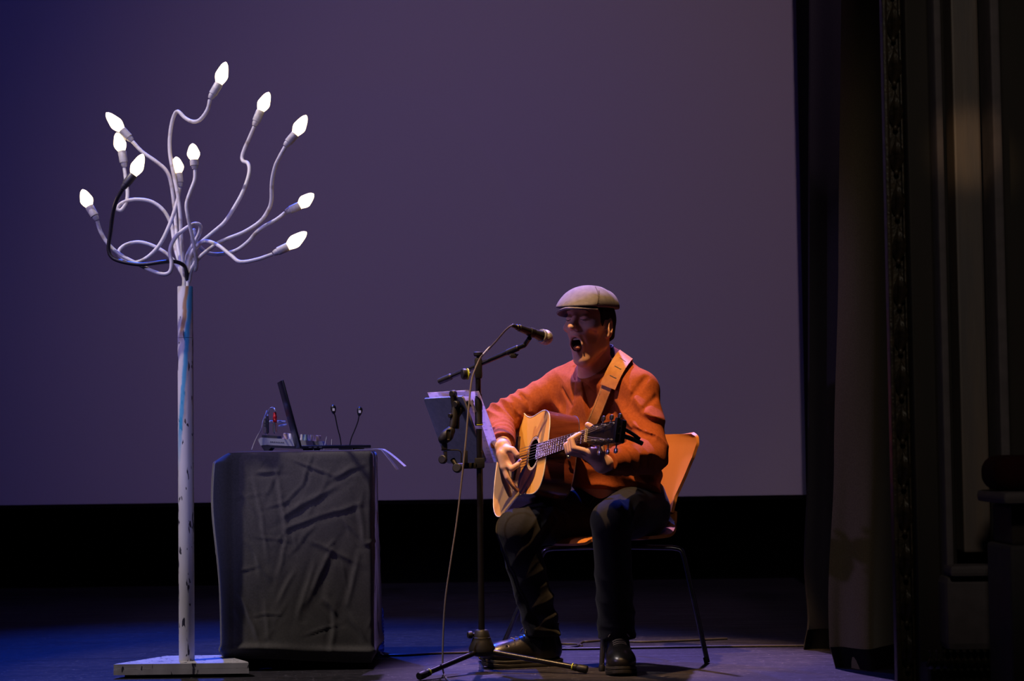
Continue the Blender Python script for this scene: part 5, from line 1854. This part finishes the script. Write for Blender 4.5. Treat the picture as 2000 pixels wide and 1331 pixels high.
# cuffs
sw += [('add', 0.004, chain([RCU - rd_ * 0.004, RCU - rd_ * 0.045], [0.0425, 0.0435])), ('int', 0.0, lambda p: np.where(((p - RCU.astype(np.float32)) @ rd_.astype(np.float32) > 0) & (((p - RCU.astype(np.float32)) ** 2).sum(-1) < 0.0064), (p - RCU.astype(np.float32)) @ rd_.astype(np.float32), -1.0).astype(np.float32))]
# folds
sw += [('disp', 0, fold(REL + np.array([0.01, -0.01, 0.02]), (0.75, 0.2, 0.65), 0.036, 0.0160, 0.094, 0.8)),
       ('disp', 0, fold((REL + RSH) / 2, (0.85, 0.1, 0.45), 0.060, 0.0112, 0.110, 1.3, 1.0)),
       ('disp', 0, fold(RSH + np.array([0.03, -0.06, -0.05]), (0.9, 0, 0.5), 0.055, 0.0144, 0.110, 1.0)),
       ('disp', 0, fold(RCU - rd_ * 0.06, rd_, 0.030, 0.0096, 0.055, 0.5)),
       ('disp', 0, fold(LEL + np.array([-0.03, -0.02, 0.04]), (0.55, -0.2, 0.8), 0.048, 0.0224, 0.121, 1.1)),
       ('disp', 0, fold((LEL + LSH) / 2 + np.array([-0.02, -0.03, 0.02]), (0.7, -0.2, 0.6), 0.070, 0.0208, 0.143, 1.2, 2.0)),
       ('disp', 0, fold((LEL + LWR) / 2, ld_, 0.045, 0.0112, 0.088, 0.8)),
       ('disp', 0, fold(TP(0.06, 0.14, 0.30), (0.8, 0, 0.6), 0.085, 0.0176, 0.165, 1.0, 0.5)),
       ('disp', 0, fold(TP(-0.07, 0.12, 0.33), (0.9, 0, -0.3), 0.060, 0.0128, 0.110, 0.9, 0.5)),
       ('disp', 0, fold(TP(0.02, 0.16, 0.08), (0.3, 0, 0.95), 0.060, 0.0090, 0.154, 1.3)),
       ('disp', 0, fold(TP(0.14, 0.0, 0.10), (0.4, 0.3, 0.9), 0.070, 0.0192, 0.154, 1.0, 1.0))]
for line, r_, k_ in (([(1120, 716), (1121, 745), (1119, 780)], 0.0050, 0.010), ([(1222, 798), (1232, 778), (1246, 758), (1262, 738)], 0.0055, 0.020),
                     ([(1256, 800), (1270, 786), (1282, 776)], 0.0045, 0.020), ([(1098, 760), (1106, 775), (1116, 792)], 0.0045, 0.012),
                     ([(1180, 905), (1200, 925), (1230, 930)], 0.0050, 0.014), ([(1236, 838), (1256, 846), (1276, 852)], 0.0050, 0.014), ([(1000, 790), (1008, 800), (1012, 815)], 0.0045, 0.012),
                     ([(1018, 772), (1030, 785), (1034, 800)], 0.0045, 0.012), ([(1196, 772), (1198, 790), (1196, 806)], 0.0040, 0.016)):
    pts_ = [hit(sw, x, y, 6.5, 7.4, 0.0005) for x, y in line]
    pts_ = [q_ for q_ in pts_ if not np.isnan(q_).any()]
    if len(pts_) > 1:
        sw.append(('sub', k_, chain(pts_, [r_ * 0.6] + [r_] * (len(pts_) - 2) + [r_ * 0.5])))
sweater = sdf_obj('sweater', sw, (-0.16, 6.50, 0.48), (0.70, 7.46, 1.12), 0.0035, M_sweat, person)
sweater['label'] = 'rust orange V-neck sweater'

# shirt collar at the back of the neck
rows = []
for i in range(21):
    a_ = math.radians(100 + 160 * i / 20)          # round the back, measured from the front
    c_, s_ = math.cos(a_), math.sin(a_)
    rows.append([TP(0.078 * s_ * (1 - 0.07 * k), 0.074 * c_ - 0.006, SPL + 0.010 + 0.014 * k - 0.018 * max(0, c_ + 0.2)) for k in range(4)])
obj('shirt_collar', MB().grid(rows, 0.003), mat('navy_collar', (0.02, 0.03, 0.14), 0.8), person, True, 60)['label'] = 'blue shirt collar at the nape'

# ---- trousers
M_jean = mat('black_denim', (0.011, 0.0105, 0.014), 0.85, col2=(0.007, 0.0068, 0.009), scale=140, bump=0.4, bscale=600, bdist=0.001, sheen=0.06, spec=0.2)
dL, dR = nrm(AL - KL), nrm(AR - KR)
tr_ = [('add', 0.04, ell(PEL + np.array([0, 0, 0.0]), (0.165, 0.150, 0.105), np.stack([tL, tF, np.array([0, 0, 1.0])], 1))),
       ('add', 0.05, chain([hipL, hipL + (KL - hipL) * 0.5, KL], [0.098, 0.086, 0.066])), ('add', 0.05, chain([hipR, hipR + (KR - hipR) * 0.5, KR], [0.098, 0.086, 0.066])),
       ('add', 0.012, chain([KL, KL + (AL - KL) * 0.35, KL + (AL - KL) * 0.8, AL - np.array([0, 0, 0.02])], [0.066, 0.062, 0.060, 0.064])),
       ('add', 0.012, chain([KR, KR + (AR - KR) * 0.35, KR + (AR - KR) * 0.8, AR - np.array([0, 0, 0.02])], [0.068, 0.064, 0.058, 0.062])),
       ('add', 0.03, ell(PEL + np.array([0, 0, 0.07]), (0.158, 0.128, 0.06), np.stack([tL, tF, np.array([0, 0, 1.0])], 1))),
       ('int', 0.006, half((0, 0, 0.108), (0, 0, -1))),
       ('disp', 0, fold(KL + np.array([0.04, 0.05, 0.03]), (0.75, 0.1, -0.6), 0.035, 0.009, 0.09, 0.8)),
       ('disp', 0, fold(KL + np.array([0.10, 0.12, 0.03]), (0.9, -0.3, 0.2), 0.045, 0.009, 0.10, 0.8)),
       ('disp', 0, fold(KR + np.array([0.08, 0.02, 0.0]), (0.7, 0.2, -0.6), 0.038, 0.009, 0.09, 0.9)),
       ('disp', 0, fold(KR + np.array([0.14, 0.08, 0.02]), (0.8, 0.3, 0.5), 0.050, 0.008, 0.10, 1.0)),
       ('disp', 0, fold(KR + np.array([0.0, -0.03, -0.10]), (0.6, 0, -0.7), 0.060, 0.006, 0.09, 1.0)),
       ('disp', 0, fold(AL + np.array([0, -0.02, 0.10]), (0.45, 0, 0.9), 0.062, 0.017, 0.10, 1.6)),
       ('disp', 0, fold(AL + np.array([0, -0.02, 0.02]), (-0.4, 0, 0.9), 0.045, 0.013, 0.07, 1.2)),
       ('disp', 0, fold(AR + np.array([0, -0.02, 0.10]), (-0.45, 0, 0.9), 0.062, 0.017, 0.10, 1.6)),
       ('disp', 0, fold(AR + np.array([0, -0.02, 0.02]), (0.4, 0, 0.9), 0.045, 0.013, 0.07, 1.2)),
       ('disp', 0, fold((KL + AL) / 2, (0.5, 0, 0.85), 0.085, 0.008, 0.12, 1.3)),
       ('disp', 0, fold((KR + AR) / 2, (-0.5, 0, 0.85), 0.085, 0.008, 0.12, 1.3))]
trousers = sdf_obj('trousers', tr_, (-0.16, 6.58, 0.05), (0.66, 7.48, 0.68), 0.0035, M_jean, person)
trousers['label'] = 'black denim jeans'
tz_ = lambda pts: [hit(tr_, x, y, 6.5, 7.4, 0.001) for x, y in pts]
obj('seam', MB().tube(cr(tz_([(1165, 958), (1160, 972), (1152, 985)]), 5), 0.0009, 5), mat('grey_thread', (0.16, 0.15, 0.14), 0.8), trousers)

# ---- shoes
M_leather = mat('black_leather', (0.011, 0.009, 0.008), 0.34, col2=(0.007, 0.006, 0.0055), scale=60, bump=0.25, bscale=200, bdist=0.001, coat=0.15)
M_sole = mat('black_sole', (0.014, 0.013, 0.013), 0.55)
M_lace = mat('dark_lace', (0.12, 0.095, 0.07), 0.7)


def shoe(tip, d, label, roll=0.0):
    """tip: floor point of the toe, d: pointing direction"""
    d = nrm(d)
    l = np.array([-d[1], d[0], 0.0])
    up = np.array([0, 0, 1.0])
    o = np.array([tip[0], tip[1], 0.0]) - d * 0.29
    Q = lambda f, s, u: o + d * f + l * s + up * u
    R = np.stack([d, l, up], 1)
    ops = [('add', 0.0, ell(Q(0.235, 0, 0.045), (0.055, 0.047, 0.034), R)), ('add', 0.035, ell(Q(0.165, 0, 0.055), (0.085, 0.045, 0.040), R)),
           ('add', 0.03, ell(Q(0.055, 0, 0.055), (0.052, 0.038, 0.050), R)), ('add', 0.03, cone(Q(0.06, 0, 0.06), Q(0.050, 0, 0.150), 0.040, 0.040)),
           ('add', 0.025, cone(Q(0.11, 0, 0.095), Q(0.165, 0, 0.070), 0.028, 0.024)),
           ('sub', 0.002, cone(Q(0.205, -0.05, 0.075), Q(0.205, 0.05, 0.075), 0.0022, 0.0022)),
           ('int', 0.004, half(Q(0, 0, 0.022), (0, 0, -1))), ('int', 0.004, half(Q(0, 0, 0.150), (0, 0, 1)))]
    sh_ = sdf_obj('shoe', ops, np.minimum(Q(-0.02, -0.08, 0), Q(0.32, 0.08, 0)) - np.array([0.09, 0.09, 0]), np.maximum(Q(-0.02, -0.08, 0), Q(0.32, 0.08, 0)) + np.array([0.09, 0.09, 0.15]), 0.0025, M_leather, person)
    sh_['label'] = label
    ol = cr([(0.29, 0, 0), (0.282, 0.026, 0), (0.25, 0.047, 0), (0.20, 0.052, 0), (0.13, 0.042, 0), (0.06, 0.040, 0), (0.015, 0.034, 0), (0.0, 0.012, 0),
             (0.0, -0.012, 0), (0.015, -0.034, 0), (0.06, -0.040, 0), (0.13, -0.042, 0), (0.20, -0.052, 0), (0.25, -0.047, 0), (0.282, -0.026, 0), (0.29, 0, 0)], 4)[:-1]
    mb = MB()
    lay = [(0.0, 0.97), (0.004, 1.0), (0.013, 1.0), (0.0145, 0.975), (0.017, 1.0), (0.024, 0.995), (0.026, 0.95)]
    V = []
    for (z_, k_) in lay:
        for p in ol:
            spring = 0.010 * max(0, (p[0] - 0.20) / 0.09) ** 2
            V.append(Q(0.145 + (p[0] - 0.145) * k_, p[1] * k_, z_ + spring))
    n_ = len(ol)
    F = [(i * n_ + k, i * n_ + (k + 1) % n_, (i + 1) * n_ + (k + 1) % n_, (i + 1) * n_ + k) for i in range(len(lay) - 1) for k in range(n_)]
    F += [tuple(range(n_ - 1, -1, -1)), tuple(range((len(lay) - 1) * n_, len(lay) * n_))]
    obj('sole', mb.add(V, F), M_sole, sh_, True, 40)

    def surf(f_, s_):
        zz = np.linspace(0.16, 0.02, 140)
        pts = np.array([Q(f_, s_, z_) for z_ in zz], np.float32)
        dd = sdf_eval(ops[:5], pts[:, None, :])[:, 0]
        i_ = np.where(dd < 0.0012)[0]
        return Q(f_, s_, zz[i_[0]] if len(i_) else 0.05)
    for k in range(4):
        f0 = 0.128 + 0.017 * k
        obj('lace', MB().tube([surf(f0, -0.019 + 0.008 * q_ / 1 * 1.0) if False else surf(f0 + 0.003 * math.sin(q_), -0.022 + 0.0088 * q_) for q_ in range(6)], 0.0024, 6), M_lace, sh_)
    kn = surf(0.118, 0.0) + up * 0.004
    for s_ in (-1, 1):
        obj('lace_bow', MB().tube(cr([kn, kn + l * s_ * 0.012 + up * 0.005 + d * 0.010, kn + l * s_ * 0.026 + up * 0.002 + d * 0.018, kn + l * s_ * 0.036 - up * 0.010 + d * 0.022], 5), 0.0022, 6), M_lace, sh_)
    return sh_


shoe(TIPL, footL, 'black leather shoe pointing at the viewer')
shoe(TIPR, footR, 'black leather shoe pointing sideways')

# ---- guitar strap across the chest
M_strap = mat('tan_leather_strap', (0.42, 0.165, 0.036), 0.5, col2=(0.34, 0.125, 0.026), scale=60, bump=0.2, bscale=200)
M_stitch = mat('cream_stitch', (0.62, 0.48, 0.26), 0.7)
strap = thing('guitar_strap', 'tan leather guitar strap with stitched edges over the shoulder', 'strap', tuple(P(1190, 745, 6.95)))
swh = sw


def ribbon(line, wpx, off, rows_n, lift=0.0):
    rows = []
    L_ = cr([(x, y, 0) for x, y in line], rows_n)
    for i, p in enumerate(L_):
        a_ = L_[max(i - 1, 0)]
        b_ = L_[min(i + 1, len(L_) - 1)]
        t2 = nrm(np.array([b_[0] - a_[0], b_[1] - a_[1]]))
        nx_ = np.array([t2[1], -t2[0]])
        if nx_[0] > 0:
            nx_ = -nx_
        row = []
        Yh = []
        for q_ in (-1, -0.5, 0, 0.5, 1):
            x, y = p[0] - nx_[0] * wpx / 2 * q_, p[1] - nx_[1] * wpx / 2 * q_
            h_ = hit(swh, x, y, 6.55, 7.3, off)
            Yh.append((x, y, h_[1]))
        # cloth-like smoothing across the strap
        ys = np.array([q_[2] for q_ in Yh])
        if np.isnan(ys).sum() > 2:
            rows.append([[x, y, np.nan] for x, y, _ in Yh])
            continue
        mid = np.nanmedian(ys)
        ys = np.where(np.isnan(ys), mid, ys)
        ys = np.clip(ys, mid - 0.022, mid + 0.022)
        cf = np.polyfit([-1, -0.5, 0, 0.5, 1], ys, 1)
        for (x, y, _), q_ in zip(Yh, (-1, -0.5, 0, 0.5, 1)):
            row.append([x, y, np.polyval(cf, q_)])
        rows.append(row)
    A = np.array(rows)
    good = [i for i in range(len(A)) if not np.isnan(A[i, :, 2]).any()]
    for i in range(good[0] - 1, -1, -1):
        A[i, :, 2] = A[i + 1, :, 2] + 0.007
    for i in range(1, len(A)):
        if np.isnan(A[i, :, 2]).any():
            A[i, :, 2] = A[i - 1, :, 2]
    for _ in range(3):
        A[1:-1, :, 2] = (A[:-2, :, 2] + A[1:-1, :, 2] + A[2:, :, 2]) / 3
    return [[P(x, y, Y - lift) for x, y, Y in r] for r in A]


lower = ribbon([(1187, 752), (1178, 775), (1167, 802), (1154, 832), (1146, 852), (1141, 872)], 21, 0.008, 5, 0.004)
obj('strap_band', MB().grid(lower, -0.003), M_strap, strap, True, 40)
upper = ribbon([(1222, 694), (1211, 710), (1199, 732), (1190, 752), (1188, 757)], 31, 0.010, 5, 0.010)
u0 = np.array(upper[0])
over = [list(u0 + np.array([-0.004, 0.085, -0.11])), list(u0 + np.array([0.0, 0.045, -0.052])), list(u0 + np.array([0.0, 0.016, -0.012]))]
up_o = obj('shoulder_pad', MB().grid(over + upper, -0.004), M_strap, strap, True, 40)
for rows, pr_ in ((lower, strap), (upper, up_o)):
    for e_, j_ in ((0.10, 0), (0.90, 1)):
        sm_ = MB()
        line = [np.array(r[0]) * (1 - e_) + np.array(r[-1]) * e_ - CF * 0.0042 for r in rows]
        for a_, b_ in zip(line[:-1], line[1:]):
            for t0, t1 in ((0.05, 0.38), (0.55, 0.88)):
                sm_.tube([a_ + (b_ - a_) * t0, a_ + (b_ - a_) * t1], 0.0007, 5)
        so_ = obj('stitching', sm_, M_stitch, pr_)
for i in (3, 7, 11):
    r = [np.array(q_) for q_ in upper[i]]
    sl_ = MB().tube([r[1] * 0.8 + r[2] * 0.2 - CF * 0.0045, r[3] - CF * 0.0045], 0.0022, 6)
    obj('slot', sl_, M_seam, up_o)
